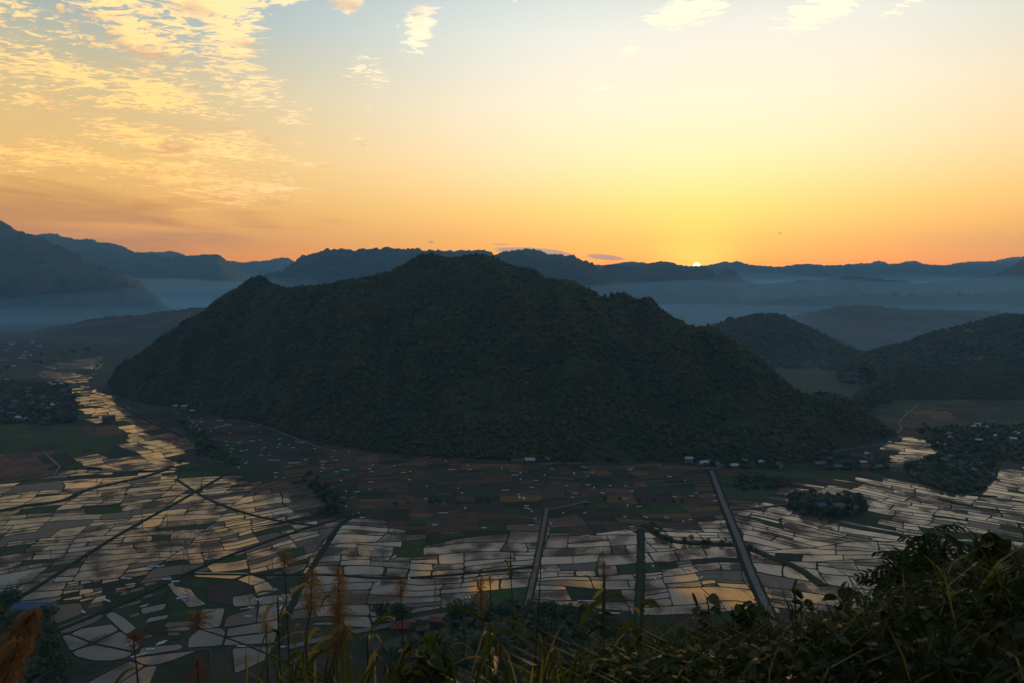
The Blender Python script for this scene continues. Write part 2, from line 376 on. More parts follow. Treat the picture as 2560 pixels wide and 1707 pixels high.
def hill_grid(ncol=520, nrow=110, nback=34):
    a = np.linspace(_ht[0, 0], _ht[-1, 0], ncol)
    yr = np.interp(a, _ht[:, 0], _ht[:, 1]); h = np.interp(a, _ht[:, 0], _ht[:, 2]); yb = np.interp(a, _ft[:, 0], _ft[:, 1])
    # smooth the distance of the crest so that the hill has a natural plan; the height is then read off the line of sight again
    ker = np.hanning(41); ker /= ker.sum()
    yr_s = np.convolve(np.pad(yr, 20, mode='edge'), ker, 'valid')
    h = H - (H - h) / yr * yr_s; yr = yr_s
    h = np.maximum(h, .5)
    rows = []
    t = np.concatenate([np.linspace(0, 1, nrow), 1 + np.linspace(0, 1, nback)[1:]])
    for tt in t:
        if tt <= 1:
            y = yb + (yr - yb) * tt; s = .72 * tt ** 1.12 + .28 * tt * tt * (3 - 2 * tt)
            env = math.sin(math.pi * tt) ** .8
        else:
            y = yr + (h * 1.7 + 20) * (tt - 1); s = (2 - tt) ** 1.2; env = math.sin(math.pi * (tt - 1)) ** .8
        x = a * y
        # spurs and gullies run down the slope
        sp = fbm(x / 190 + .4, y / 560 + 3.0, 3, .5, True) - .38
        sp2 = fbm(x / 70, y / 130, 3, .5)
        z = h * s + env * np.clip(h / 120, 0, 1) * (95 * sp + 20 * sp2)
        z = np.minimum(z, H - (H - h) * y / yr - 1.0 * (1 - abs(1 - tt))) if .55 < tt < 1 else z
        rows.append(np.stack([x, y, np.maximum(z, -.5)], 1))
    return np.array(rows), t
hv, ht_ = hill_grid()
nr, nc = hv.shape[:2]
ii = np.arange(nr - 1)[:, None] * nc + np.arange(nc - 1)[None, :]
hill = obj('hill', mesh_np('hill', hv.reshape(-1, 3), np.stack([ii, ii + 1, ii + 1 + nc, ii + nc], -1).reshape(-1, 4), smooth=True, mat=MATS['hill_soil']))
hill['kind'] = 'structure'

# ---- one sheet of valley floor out to the horizon
GX, GY0, GY1 = 11500, -3000, 11900
xs = np.concatenate([np.linspace(-GX, -1500, 12), np.linspace(-1300, 1300, 27), np.linspace(1500, GX, 12)])
ys = np.concatenate([np.linspace(GY0, 0, 6), np.linspace(200, 2600, 25), np.linspace(3000, GY1, 12)])
gx, gy = np.meshgrid(xs, ys)
gv = np.stack([gx, gy, np.zeros_like(gx)], -1)
ii = np.arange(len(ys) - 1)[:, None] * len(xs) + np.arange(len(xs) - 1)[None, :]
floor = obj('ground', mesh_np('ground', gv.reshape(-1, 3), np.stack([ii, ii + 1, ii + 1 + len(xs), ii + len(xs)], -1).reshape(-1, 4), mat=MATS['valley_soil']))
floor['kind'] = 'structure'

# ---- evening haze filling the valleys
def haze_box():
    x0, x1, y0, y1, z0, z1_ = -11800, 11800, -3200, 12200, -4.0, 1010.0
    v = [(x, y, z) for z in (z0, z1_) for y in (y0, y1) for x in (x0, x1)]
    f = [(0, 2, 3, 1), (4, 5, 7, 6), (0, 1, 5, 4), (2, 6, 7, 3), (0, 4, 6, 2), (1, 3, 7, 5)]
    m = bpy.data.materials.new('haze'); m.use_nodes = True; t = m.node_tree; t.nodes.clear()
    pv = t.nodes.new('ShaderNodeVolumePrincipled'); out = t.nodes.new('ShaderNodeOutputMaterial')
    pv.inputs['Color'].default_value = HAZE_COL; pv.inputs['Density'].default_value = HAZE_D; pv.inputs['Anisotropy'].default_value = .15
    t.links.new(pv.outputs[0], out.inputs['Volume'])
    o = obj('haze', mesh_py('haze', v, f, m)); tag(o, 'thin blue evening haze filling the whole valley', kind='stuff')
HAZE_COL = (.22, .60, 1.0, 1); HAZE_D = 5.6e-5
haze_box()
def valley_mist(top, dens, y0, y1, seed):
    # smoke and mist lying low in the far valleys: a shallow body whose upper surface rises and falls
    nx, ny = 60, 44
    xs = np.linspace(-8800, 8800, nx); yy = y0[0] + (y1 - y0[0]) * np.linspace(0, 1, ny) ** 1.6
    X, Y = np.meshgrid(xs, yy)
    k = np.clip((X + 700) / 1400, 0, 1); ys0 = y0[1] + (y0[0] - y0[1]) * k
    e = np.clip(np.minimum((Y - ys0) / 2200, (y1 - Y) / 300), 0, 1)
    Z = 2 + top * e ** .8 * (1 + .9 * fbm(X / 1400 + seed, Y / 1400, 3))
    up = np.stack([X, Y, np.maximum(Z, 2)], -1).reshape(-1, 3); lo = np.stack([X, Y, np.full_like(X, -1.5 - seed * .2)], -1).reshape(-1, 3)
    i = (np.arange(ny - 1)[:, None] * nx + np.arange(nx - 1)[None, :]).ravel(); N = nx * ny
    q = np.concatenate([np.stack([i, i + 1, i + 1 + nx, i + nx], 1), np.stack([i + nx, i + 1 + nx, i + 1, i], 1) + N])
    rim = list(range(nx)) + [nx * r + nx - 1 for r in range(1, ny)] + list(range(N - 2, N - nx - 1, -1)) + [nx * r for r in range(ny - 2, 0, -1)]
    side = [(b, a, a + N, b + N) for a, b in zip(rim, rim[1:] + rim[:1])]
    m = bpy.data.materials.new('mist'); m.use_nodes = True; t = m.node_tree; t.nodes.clear()
    pv = t.nodes.new('ShaderNodeVolumePrincipled'); out = t.nodes.new('ShaderNodeOutputMaterial')
    pv.inputs['Color'].default_value = (.42, .76, 1.0, 1); pv.inputs['Density'].default_value = dens; pv.inputs['Anisotropy'].default_value = .1
    t.links.new(pv.outputs[0], out.inputs['Volume'])
    o = obj('mist', mesh_np('mist', np.concatenate([up, lo]), np.concatenate([q, np.array(side)]), mat=m)); tag(o, 'pale blue mist lying low in the far valleys', kind='stuff')
valley_mist(95, 3.0e-4, (1500, 2700), 9400, 1)
valley_mist(250, 1.9e-4, (2000, 3000), 9500, 2)
# ------------------------------------------------------------------ valley floor materials
def water_mat(name, mud=(.088, .052, .034), rough=.05, clump=0.0, cscale=.4, mudc=(.05, .032, .024), rows=False, ior=1.40):
    """shallow muddy water; stubble and clods break through it where clump > 0"""
    m, g, b = material(name, rough, .5, ior)
    p = pos(g)
    oi = g.n.new('ShaderNodeObjectInfo')
    tint = g.mix(g.m('ADD', g.m('MULTIPLY', g.sstep(g.noise(p, .012, 2, .5), .35, .65), .5), g.m('MULTIPLY', oi.outputs['Random'], .5)), tuple(c * .6 for c in mud), tuple(c * 1.6 for c in mud))
    b.inputs['Specular Tint'].default_value = (1.0, .82, .63, 1)   # warm tone put into the water's sky reflections
    bn = g.n.new('ShaderNodeBump'); bn.inputs['Strength'].default_value = .12; bn.inputs['Distance'].default_value = .02
    g.put(bn.inputs['Height'], g.noise(p, .9, 2, .5)); g.put(b.inputs['Normal'], bn.outputs[0])
    if clump:
        if rows:
            x, y, z = g.sep(p)
            w = g.m('SINE', g.m('ADD', g.m('MULTIPLY', g.m('ADD', g.m('MULTIPLY', x, .94), g.m('MULTIPLY', y, .2)), 3.1), g.m('MULTIPLY', g.noise(p, .08, 2, .5), 6.0)))
            n = g.m('ADD', g.m('MULTIPLY', w, .10), g.noise(p, cscale, 4, .6))
        else:
            n = g.noise(p, cscale, 5, .68)
        big = g.noise(p, .045, 2, .5)
        f = g.sstep(g.m('ADD', n, g.m('MULTIPLY', g.m('SUBTRACT', big, .5), .7)), .62 - clump * .2, .68 - clump * .2)
        g.put(b.inputs['Base Color'], g.mix(f, tint, mudc))
        g.put(b.inputs['Roughness'], g.lin(f, 0, 1, rough, .75))
        g.put(b.inputs['Specular IOR Level'], g.lin(f, 0, 1, .5, .22))
    else:
        g.put(b.inputs['Base Color'], tint)
    return m
water_mat('water_clear', clump=.22, cscale=1.4, mudc=(.066, .042, .032))
water_mat('water_stubble', clump=.60, cscale=.9, rough=.07, mudc=(.062, .040, .030))
water_mat('water_clods', clump=.88, cscale=.7, rough=.10, mudc=(.066, .042, .032))
water_mat('water_rows', clump=.5, cscale=1.0, rough=.08, rows=True, mudc=(.062, .040, .030))
mottled('mud', (.040, .028, .022), (.062, .042, .032), .10, (.05, .045, .03), rough=.55, spec=.35)
mottled('soil_brown', (.062, .038, .026), (.085, .052, .034), .07, (.05, .042, .028))
mottled('soil_red', (.11, .045, .026), (.14, .065, .038), .07, (.08, .05, .03))
mottled('soil_ochre', (.10, .065, .026), (.12, .075, .035), .07, (.08, .06, .03))
mottled('soil_dark', (.035, .028, .022), (.05, .038, .028), .08, (.04, .04, .025))
mottled('crop_green', (.024, .046, .013), (.036, .060, .016), .12, (.040, .044, .018))
mottled('crop_dark', (.020, .027, .013), (.028, .034, .016), .12, (.030, .026, .016))
mottled('bund_grass', (.014, .022, .009), (.022, .029, .012), .25, (.028, .024, .014))
mottled('asphalt', (.095, .085, .08), (.13, .115, .105), .3, (.11, .10, .09), rough=.85)
mottled('dirt_road', (.11, .085, .065), (.15, .115, .085), .2, (.09, .075, .05))
mottled('bank_scrub', (.016, .026, .012), (.03, .036, .016), .4, (.035, .03, .02))

# ------------------------------------------------------------------ fields by recursive parcelling
def gp(vs_): return [ground(a, b) for a, b in vs_]
def inside(poly, x, y):
    c = False; j = len(poly) - 1
    for i in range(len(poly)):
        xi, yi = poly[i]; xj, yj = poly[j]
        if (yi > y) != (yj > y) and x < (xj - xi) * (y - yi) / (yj - yi) + xi: c = not c
        j = i
    return c
FLOOD = [gp([(-260, 1120), (0, 1112), (150, 1082), (200, 1066), (150, 1050), (235, 1036), (312, 1014), (285, 992), (300, 968), (205, 970), (195, 950), (160, 925), (148, 893), (205, 886), (275, 913), (295, 942), (350, 958), (392, 985), (447, 1015), (447, 1035), (408, 1058), (402, 1085),
             (388, 1110), (420, 1103), (480, 1098), (540, 1088), (600, 1106), (690, 1108), (722, 1120), (752, 1160), (716, 1190), (740, 1200), (800, 1184), (832, 1186), (890, 1206), (960, 1226), (1100, 1240), (1165, 1204), (1240, 1190), (1312, 1198), (1322, 1228), (1390, 1216), (1455, 1222), (1475, 1206),
             (1530, 1216), (1580, 1214), (1640, 1192), (1662, 1172), (1700, 1148), (1770, 1126), (1850, 1108), (1900, 1118), (1960, 1098), (2060, 1098), (2180, 1140), (2240, 1128), (2290, 1088), (2352, 1076), (2800, 1070), (2800, 1420), (1790, 1400), (1700, 1398), (1600, 1412), (1500, 1408),
             (1240, 1398), (1180, 1385), (1100, 1392), (1000, 1402), (900, 1416), (790, 1440), (650, 1490), (560, 1568), (540, 1640), (200, 1640), (160, 1530), (110, 1450), (-300, 1400)]),
         gp([(70, 863), (110, 852), (160, 852), (215, 868), (195, 880), (90, 876)]), gp([(95, 838), (200, 824), (262, 800), (280, 788), (324, 788), (326, 804), (292, 826), (250, 846), (180, 846), (110, 846)]),
         gp([(2058, 998), (2100, 1004), (2147, 1016), (2152, 1042), (2122, 1062), (2085, 1072), (2042, 1077), (2035, 1030), (2055, 1020)])]
DRYPATCH = [gp([(130, 1350), (300, 1330), (420, 1360), (430, 1420), (330, 1470), (220, 1440), (130, 1400)]), gp([(380, 1325), (480, 1318), (520, 1345), (470, 1390), (400, 1370)]), gp([(1620, 1310), (1720, 1318), (1725, 1360), (1640, 1350)]),
            gp([(1560, 1270), (1650, 1275), (1655, 1295), (1560, 1292)]), gp([(2130, 1180), (2290, 1190), (2300, 1212), (2150, 1205)]), gp([(1930, 1190), (2040, 1205), (2010, 1222), (1930, 1215)]), gp([(1790, 1290), (1850, 1300), (1890, 1350), (1810, 1330)])]
REDSITE = gp([(-40, 1045), (60, 1040), (112, 1040), (150, 1086), (60, 1100), (-40, 1108)])
REDSTRIP = gp([(190, 985), (300, 978), (330, 985), (270, 998), (200, 1002)])
GREENS = [gp([(-40, 972), (180, 985), (195, 1003), (90, 1028), (-40, 1040)]), gp([(150, 1010), (300, 1000), (300, 1016), (220, 1040), (130, 1050)]), gp([(408, 1062), (520, 1075), (500, 1095), (400, 1100)]), gp([(285, 920), (400, 932), (380, 950), (300, 945)]),
          gp([(-40, 860), (60, 845), (100, 855), (60, 880), (-40, 890)]), gp([(150, 848), (250, 845), (225, 868), (130, 855)]), gp([(620, 985), (700, 1004), (900, 1042), (880, 1050), (700, 1016)]), gp([(1660, 1085), (2000, 1090), (1880, 1108), (1700, 1140), (1660, 1120)])]
FALLOW_R = gp([(1950, 908), (2110, 925), (2200, 960), (2190, 985), (2070, 990), (2040, 985)])
BROWN = gp([(400, 940), (480, 955), (620, 978), (760, 1010), (1000, 1048), (1300, 1062), (1660, 1066), (1660, 1172), (1560, 1205), (1460, 1222), (1320, 1226), (1165, 1210), (1100, 1240), (890, 1208), (750, 1172), (700, 1106), (540, 1088), (450, 1034), (430, 985)])
WOODS = [gp([(0, 872), (150, 882), (178, 930), (175, 968), (120, 976), (0, 972)]), gp([(1815, 1138), (1975, 1142), (1988, 1165), (1970, 1186), (1850, 1184), (1812, 1165)]),
         gp([(2075, 1075), (2150, 1048), (2270, 1050), (2294, 1078), (2250, 1128), (2180, 1130), (2120, 1108)]), gp([(1600, 1050), (1800, 1060), (1800, 1076), (1600, 1076)]), gp([(1880, 1040), (2040, 1052), (2045, 1080), (1880, 1078)]),
         gp([(1090, 1395), (1180, 1392), (1330, 1408), (1420, 1440), (1500, 1568), (900, 1640), (900, 1480), (1000, 1430)]), gp([(0, 1370), (100, 1400), (120, 1500), (160, 1568), (0, 1640)])]

# fields near the foot of the slope are large enough to trace one by one (photo pixels)
za = lambda p_: [(x / 4.519, 1360 + y / 4.519) for x, y in p_]
zb = lambda p_: [(440 + x / 4.273, 1340 + y / 4.273) for x, y in p_]
TRACED = [('water_clear', za([(1190, 800), (1270, 755), (1400, 830), (1540, 945), (1430, 1020), (1330, 930)])), ('water_stubble', za([(800, 1010), (920, 950), (1265, 900), (1340, 970), (1050, 1108)])), ('water_clear', za([(1352, 980), (1430, 1035), (1560, 1120), (1585, 1150), (1515, 1205), (1070, 1115)])),
          ('water_clear', za([(1045, 1130), (1500, 1225), (1440, 1280), (1250, 1315), (1050, 1310), (880, 1270), (808, 1218)])), ('water_clear', za([(700, 1030), (780, 1020), (1020, 1120), (800, 1205), (770, 1150)])), ('water_clear', za([(1600, 1165), (2050, 1125), (2058, 1185), (1560, 1262)])),
          ('water_clear', za([(1490, 1285), (1560, 1278), (2225, 1196), (2080, 1270), (1760, 1362), (1630, 1360)])), ('water_stubble', za([(880, 1640), (1000, 1560), (1455, 1318), (1635, 1372), (1340, 1568), (1240, 1640)])), ('water_clear', za([(1262, 1640), (1355, 1568), (1660, 1378), (1775, 1372), (1690, 1568), (1640, 1640)])),
          ('crop_dark', za([(1665, 1640), (1710, 1560), (1795, 1376), (2230, 1206), (2350, 1206), (2350, 1640)])), ('water_clear', za([(1885, 430), (1955, 388), (1965, 470), (2150, 505), (2220, 600), (2335, 680), (2135, 715), (2080, 650), (1960, 545)])),
          ('mud', za([(640, 940), (1000, 790), (1180, 800), (1080, 880), (790, 990), (700, 1010)])), ('mud', za([(420, 760), (600, 690), (900, 660), (960, 770), (640, 900), (480, 890)])),
          ('soil_dark', zb([(320, 545), (480, 480), (640, 468), (760, 520), (830, 600), (600, 640), (590, 740), (350, 690)])), ('water_clear', zb([(592, 648), (830, 612), (872, 690), (860, 735), (622, 752)])), ('water_clear', zb([(122, 1190), (140, 1085), (250, 995), (475, 980), (525, 1015), (488, 1165)])),
          ('water_clear', zb([(552, 985), (1105, 893), (1080, 1008), (542, 1070)])), ('water_clear', zb([(538, 1088), (1088, 1018), (1078, 1138), (505, 1166)])), ('water_clear', zb([(605, 1200), (1080, 1172), (1070, 1262), (800, 1390), (630, 1468)])), ('mud', zb([(545, 860), (862, 760), (858, 870), (850, 925), (510, 972)])),
          ('water_stubble', zb([(275, 780), (520, 768), (470, 965), (330, 985), (245, 980)])), ('water_clear', zb([(830, 530), (975, 480), (1062, 590), (870, 640)])), ('water_clear', zb([(655, 465), (790, 412), (965, 475), (815, 525), (760, 500)])), ('water_clear', zb([(200, 385), (780, 392), (620, 455), (200, 430)])),
          ('water_clear', zb([(892, 650), (1225, 612), (1235, 690), (888, 735)])), ('water_stubble', zb([(890, 745), (1225, 700), (1120, 870), (1105, 885), (862, 922)]))]
TRACED_AREA = [[ground(px / V, py / V) for px, py in q] for q in (za([(360, 780), (1180, 700), (1560, 900), (1900, 360), (2360, 380), (2360, 1700), (800, 1700), (640, 1040)]), zb([(0, 380), (200, 370), (800, 385), (1100, 480), (1240, 600), (1240, 720), (1080, 1270), (560, 1560), (0, 1560)]))]
def split_poly(poly, n, c):
    a, b = [], []
    k = len(poly)
    for i in range(k):
        p, q = poly[i], poly[(i + 1) % k]
        dp = p[0] * n[0] + p[1] * n[1] - c; dq = q[0] * n[0] + q[1] * n[1] - c
        (a if dp <= 0 else b).append(p)
        if dp * dq < 0:
            t = dp / (dp - dq); x = (p[0] + t * (q[0] - p[0]), p[1] + t * (q[1] - p[1]))
            a.append(x); b.append(x)
    return a, b
def area(poly):
    return .5 * sum(p[0] * q[1] - q[0] * p[1] for p, q in zip(poly, poly[1:] + poly[:1]))
def inset(poly, w):
    out = poly; k = len(poly)
    for i in range(k):
        p, q = poly[i], poly[(i + 1) % k]
        ex, ey = q[0] - p[0], q[1] - p[1]; L = math.hypot(ex, ey)
        if L < 1e-6: continue
        n = (ey / L, -ex / L)            # outward for a counter-clockwise outline
        out, _ = split_poly(out, n, n[0] * p[0] + n[1] * p[1] - w)
        if len(out) < 3: return None
    return out
def parcel(poly, theta, target, aspect, out, jit=5.0, depth=0):
    A = abs(area(poly))
    if A < target * random.choice((.4, .7, 1.0, 1.4, 2.2, 3.0)) or depth > 14:
        out.append(poly); return
    c, s = math.cos(theta), math.sin(theta)
    us = [p[0] * c + p[1] * s for p in poly]; ws = [-p[0] * s + p[1] * c for p in poly]
    du, dw = max(us) - min(us), max(ws) - min(ws)
    if du / aspect > dw: ax = theta; lo, hi = min(us), max(us)
    else: ax = theta + math.pi / 2; lo, hi = min(ws), max(ws)
    ax2 = ax + rad(random.gauss(0, jit)); n = (math.cos(ax2), math.sin(ax2))
    cx = sum(p[0] for p in poly) / len(poly); cy_ = sum(p[1] for p in poly) / len(poly)
    f = random.uniform(.36, .64)
    off = lo + f * (hi - lo) - (cx * math.cos(ax) + cy_ * math.sin(ax))
    a, b = split_poly(poly, n, cx * n[0] + cy_ * n[1] + off)
    if len(a) < 3 or len(b) < 3: out.append(poly); return
    parcel(a, theta, target, aspect, out, jit, depth + 1); parcel(b, theta, target, aspect, out, jit, depth + 1)

def warp(x, y):
    """old field banks wander; the same bend applies to both sides of a bank"""
    x = np.asarray(x, float); y = np.asarray(y, float)
    k = np.clip((x + 700) / 500, .5, 1.0)
    dx = 16 * pnoise(x / 95 + 5.2, y / 95) + 4.0 * pnoise(x / 30, y / 30 + 8.0)
    dy = 20 * pnoise(x / 110, y / 90 + 3.3) + 4.0 * pnoise(x / 32 + 2.0, y / 32)
    return x + dx, y + dy

ZONES = [([(-2300, 960), (-380, 850), (-380, 1250), (-600, 1700), (-900, 2700), (-2300, 2700)], rad(135), 900, 1.7),
         ([(-900, 330), (-300, 330), (-300, 850), (-380, 850), (-900, 920)], rad(16), 480, 2.0),
         ([(-300, 330), (-163, 330), (-172, 680), (-190, 1000), (-300, 1000)], rad(30), 460, 1.9),
         ([(-163, 330), (4, 330), (36, 705), (40, 1000), (-190, 1000), (-172, 680)], rad(5), 480, 1.9),
         ([(4, 330), (165, 330), (204, 590), (256, 860), (256, 1000), (40, 1000), (36, 705)], rad(3), 450, 1.8),
         ([(165, 330), (700, 330), (700, 620), (330, 620), (204, 590)], rad(-14), 500, 2.4),
         ([(256, 1000), (1000, 1200), (1700, 1500), (1700, 2300), (520, 2300), (520, 1100)], rad(-20), 1500, 1.8),
         ([(204, 590), (330, 620), (700, 620), (1000, 900), (1000, 1200), (256, 1000), (256, 860)], rad(-36), 400, 3.0)]
def zone_split(z):
    poly, th, tgt, asp = z
    if area(poly) < 0: poly = poly[::-1]
    out = []; parcel(poly, th, tgt, asp, out); return out
# the zone outlines are cut into convex pieces first
def fan(poly):
    return poly
cells = []
for z in ZONES: cells += zone_split(z)

def foot_y(a): return np.interp(a, _ft[:, 0], _ft[:, 1])
def on_hill(x, y):
    a = x / y
    if y > 1150 and x > 0 and not inside(FALLOW_R, x, y) and y < 1400 and a > .72: return True
    return _ft[0, 0] - .004 < a < _ft[-1, 0] + .002 and y > foot_y(a) - 4
def project(x, y, z=0.0):
    dz = z - H; fy = y * math.cos(PITCH) - dz * math.sin(PITCH); uy = y * math.sin(PITCH) + dz * math.cos(PITCH)
    return 1280 + FPX * x / fy, 853.5 - FPX * uy / fy
def classify(x, y):
    if on_hill(x, y): return None
    for w in WOODS:
        if inside(w, x, y): return None
    r = random.random()
    for w in TRACED_AREA:
        if inside(w, x, y): return 'crop_dark' if r < .50 else 'mud' if r < .66 else 'water_clear' if r < .86 else 'crop_green'
    for p_ in DRYPATCH:
        if inside(p_, x, y): return 'crop_dark' if r < .5 else 'mud' if r < .72 else 'water_clear'
    for p_ in FLOOD:
        if inside(p_, x, y):
            n = float(pnoise(np.array(x / 60), np.array(y / 60)))
            r = min(max(r + n * .45, 0), 1)
            return 'water_clear' if r < .27 else 'water_stubble' if r < .50 else 'water_clods' if r < .75 else 'water_rows' if r < .83 else 'mud' if r < .93 else 'crop_dark' if r < .98 else 'crop_green'
    if inside(REDSITE, x, y) or inside(REDSTRIP, x, y): return 'soil_red' if r < .6 else 'soil_brown'
    for p_ in GREENS:
        if inside(p_, x, y): return 'crop_green' if r < .6 else 'crop_dark'
    if inside(FALLOW_R, x, y): return 'soil_ochre' if r < .4 else 'soil_brown' if r < .7 else 'crop_green'
    if inside(BROWN, x, y):
        return 'soil_brown' if r < .42 else 'soil_dark' if r < .62 else 'crop_dark' if r < .77 else 'crop_green' if r < .88 else 'soil_red' if r < .95 else 'soil_ochre'
    return 'crop_dark' if r < .5 else 'soil_dark' if r < .75 else 'soil_brown' if r < .9 else 'crop_green'

def dense(poly, step=7.0):
    out = []
    for p, q in zip(poly, poly[1:] + poly[:1]):
        L = math.hypot(q[0] - p[0], q[1] - p[1]); n = max(1, int(L / step))
        for i in range(n): out.append((p[0] + (q[0] - p[0]) * i / n, p[1] + (q[1] - p[1]) * i / n))
    return out
def round_corners(poly, r=1.6):
    out = []; k = len(poly)
    for i in range(k):
        a, b, c = poly[i - 1], poly[i], poly[(i + 1) % k]
        for o_ in (a, c):
            L = math.hypot(o_[0] - b[0], o_[1] - b[1]); f = min(r / max(L, 1e-6), .4)
            out.append((b[0] + (o_[0] - b[0]) * f, b[1] + (o_[1] - b[1]) * f))
    return out
def smooth_line(pts, n=3):
    for _ in range(n):
        out = [pts[0]]
        for p, q in zip(pts, pts[1:]):
            out += [(p[0] * .75 + q[0] * .25, p[1] * .75 + q[1] * .25), (p[0] * .25 + q[0] * .75, p[1] * .25 + q[1] * .75)]
        pts = out + [pts[-1]]
    return pts
TR_G = [[ground(px / V, py / V) for px, py in q_] for _, q_ in TRACED]
# the ground between the traced fields is cut into many small seedling plots
small = []
for poly in cells:
    cx = sum(q[0] for q in poly) / len(poly); cy_ = sum(q[1] for q in poly) / len(poly)
    if -460 < cx < -120 and cy_ < 640 and any(inside(w, cx, cy_) for w in TRACED_AREA + DRYPATCH[:2]): parcel(poly if area(poly) > 0 else poly[::-1], rad(24), 95, 1.8, small)
    else: small.append(poly)
cells = small
plots = {}; ring_v, ring_f = [], []
for poly in cells:
    if area(poly) < 0: poly = poly[::-1]
    cx = sum(p[0] for p in poly) / len(poly); cy_ = sum(p[1] for p in poly) / len(poly)
    px, py = project(cx, cy_)
    if not (-260 < px < 2820 and 700 < py < 1960): continue
    wx, wy = (float(c_) for c_ in warp(cx, cy_))
    k = classify(wx, wy)
    if k is None: continue
    if -420 < cx < -120 and cy_ < 560:
        pts_ = [(cx, cy_)] + list(poly) + [((a_[0] + b_[0]) / 2, (a_[1] + b_[1]) / 2) for a_, b_ in zip(poly, poly[1:] + poly[:1])]
        qx_, qy_ = warp([q_[0] for q_ in pts_], [q_[1] for q_ in pts_])
        if any(inside(t_, qx, qy) for t_ in TR_G for qx, qy in zip(qx_, qy_)): continue
    wet = k.startswith('water')
    wdt = random.choice((.34, .38, .42, .48, .55, 1.1)) * (1.0 if wet else .6) * (1 + max(cy_ - 900, 0) / 900)
    ins = inset(poly, wdt)
    if not ins or len(ins) < 3 or abs(area(ins)) < 12: continue
    inn = dense(round_corners(ins, random.choice((.2, .3, .5, .8, 2.0))))
    zc = .42 if wet else .16; zi = .05 if wet else .03 + random.random() * .08
    ix, iy = warp([p[0] for p in inn], [p[1] for p in inn])
    pa = abs(area([project(p[0], p[1]) for p in zip(ix, iy)]))
    if not (-80 < px < 2640 and py < 1760): pa = 0
    plots.setdefault('paddy' if wet else 'field', []).append((pa, k, np.stack([ix, iy, np.full(len(ix), zi)], 1)))
    # the bank round it: crest on the shared boundary, foot at the water's edge
    n = len(inn); ox, oy = [], []
    outl = dense(poly, 7.0)
    # crest ring follows the inner outline outwards to the boundary
    for p in inn:
        best = None
        for a, b in zip(poly, poly[1:] + poly[:1]):
            ex, ey = b[0] - a[0], b[1] - a[1]; L2 = ex * ex + ey * ey
            if L2 < 1e-9: continue
            t = min(max(((p[0] - a[0]) * ex + (p[1] - a[1]) * ey) / L2, 0), 1)
            qx, qy = a[0] + t * ex, a[1] + t * ey; dd = (qx - p[0]) ** 2 + (qy - p[1]) ** 2
            if best is None or dd < best[0]: best = (dd, qx, qy)
        ox.append(best[1]); oy.append(best[2])
    ox, oy = warp(ox, oy)
    s = len(ring_v)
    ring_v += [(a, b, zi - .02) for a, b in zip(ix, iy)] + [(a, b, zc) for a, b in zip(ox, oy)]
    ring_f += [(s + i, s + (i + 1) % n, s + n + (i + 1) % n, s + n + i) for i in range(n)]
traced_n = 0
for k, pix in TRACED:
    base = round_corners([ground(px / V, py / V) for px, py in pix], 1.5)
    base = [b_ for i in range(0, len(base), 2) for b_ in (base[i], base[i + 1])]
    if area(base) < 0: base = base[::-1]
    traced_n += 1
    q = dense(base, 6.0); n = len(q)
    wet = k.startswith('water'); zi = .10 + .006 * traced_n
    nrm = []
    for i in range(n):
        a, b = q[i - 1], q[(i + 1) % n]; L = math.hypot(b[0] - a[0], b[1] - a[1]) or 1
        nrm.append(((b[1] - a[1]) / L, -(b[0] - a[0]) / L))
    v = np.array([(x, y, zi) for x, y in q]); pa = abs(area([project(x, y) for x, y in q]))
    plots['paddy' if wet else 'field'].append((pa, k, v))
    s = len(ring_v)
    for off, z in ((0, zi - .02), (.35, .46), (.9, .02)): ring_v += [(x + nx * off, y + ny * off, z) for (x, y), (nx, ny) in zip(q, nrm)]
    for r_ in range(2): ring_f += [(s + r_ * n + i, s + r_ * n + (i + 1) % n, s + (r_ + 1) * n + (i + 1) % n, s + (r_ + 1) * n + i) for i in range(n)]
banks = obj('field_banks', mesh_np('field_banks', ring_v, ring_f, mat=MATS['bund_grass']), floor); banks['kind'] = 'stuff'
for kind, lst in plots.items():
    lst.sort(key=lambda t: -t[0])
    for pa, k, v in lst[:295]:
        c = v.mean(0); o = obj(kind, mesh_py(kind, v - c, [range(len(v))], MATS[k]), floor); o.location = c
    verts, faces, idx, names = [], [], [], []
    for pa, k, v in lst[295:]:
        if k not in names: names.append(k)
        s = len(verts); verts += v.tolist(); faces.append(range(s, s + len(v))); idx.append(names.index(k))
    o = obj('distant_' + kind + 's', mesh_py(kind, verts, faces, mats=[MATS[n] for n in names], idx=idx), floor); o['kind'] = 'stuff'
print('cells', {k: len(v) for k, v in plots.items()})

# ------------------------------------------------------------------ roads on low embankments
def road(name, vpts_, width, mat, height=.9, shoulder=2.0, smooth=4, bank='bund_grass', raw=False, z0=0.0):
    pts = smooth_line(list(vpts_) if raw else gp(vpts_), smooth)
    v, f, idx = [], [], []
    for i, p in enumerate(pts):
        a = pts[max(i - 1, 0)]; b = pts[min(i + 1, len(pts) - 1)]
        tx, ty = b[0] - a[0], b[1] - a[1]; L = math.hypot(tx, ty); nx, ny = -ty / L, tx / L
        j = .25 * math.sin(i * 2.3) + random.uniform(-.5, .9)
        for o_, z in ((-width / 2 - shoulder - j, -.1), (-width / 2 - .4, height - .06), (-width / 2, height), (width / 2, height), (width / 2 + .4, height - .06), (width / 2 + shoulder + j, -.1)):
            v.append((p[0] + nx * o_, p[1] + ny * o_, z + z0))
        if i:
            for k in range(5):
                s = (i - 1) * 6 + k; f.append((s, s + 1, s + 7, s + 6)); idx.append(0 if k == 2 else 1)
    o = obj(name, mesh_py(name, v, f, mats=[MATS[mat], MATS[bank]], idx=idx)); o['kind'] = 'structure'
    return o
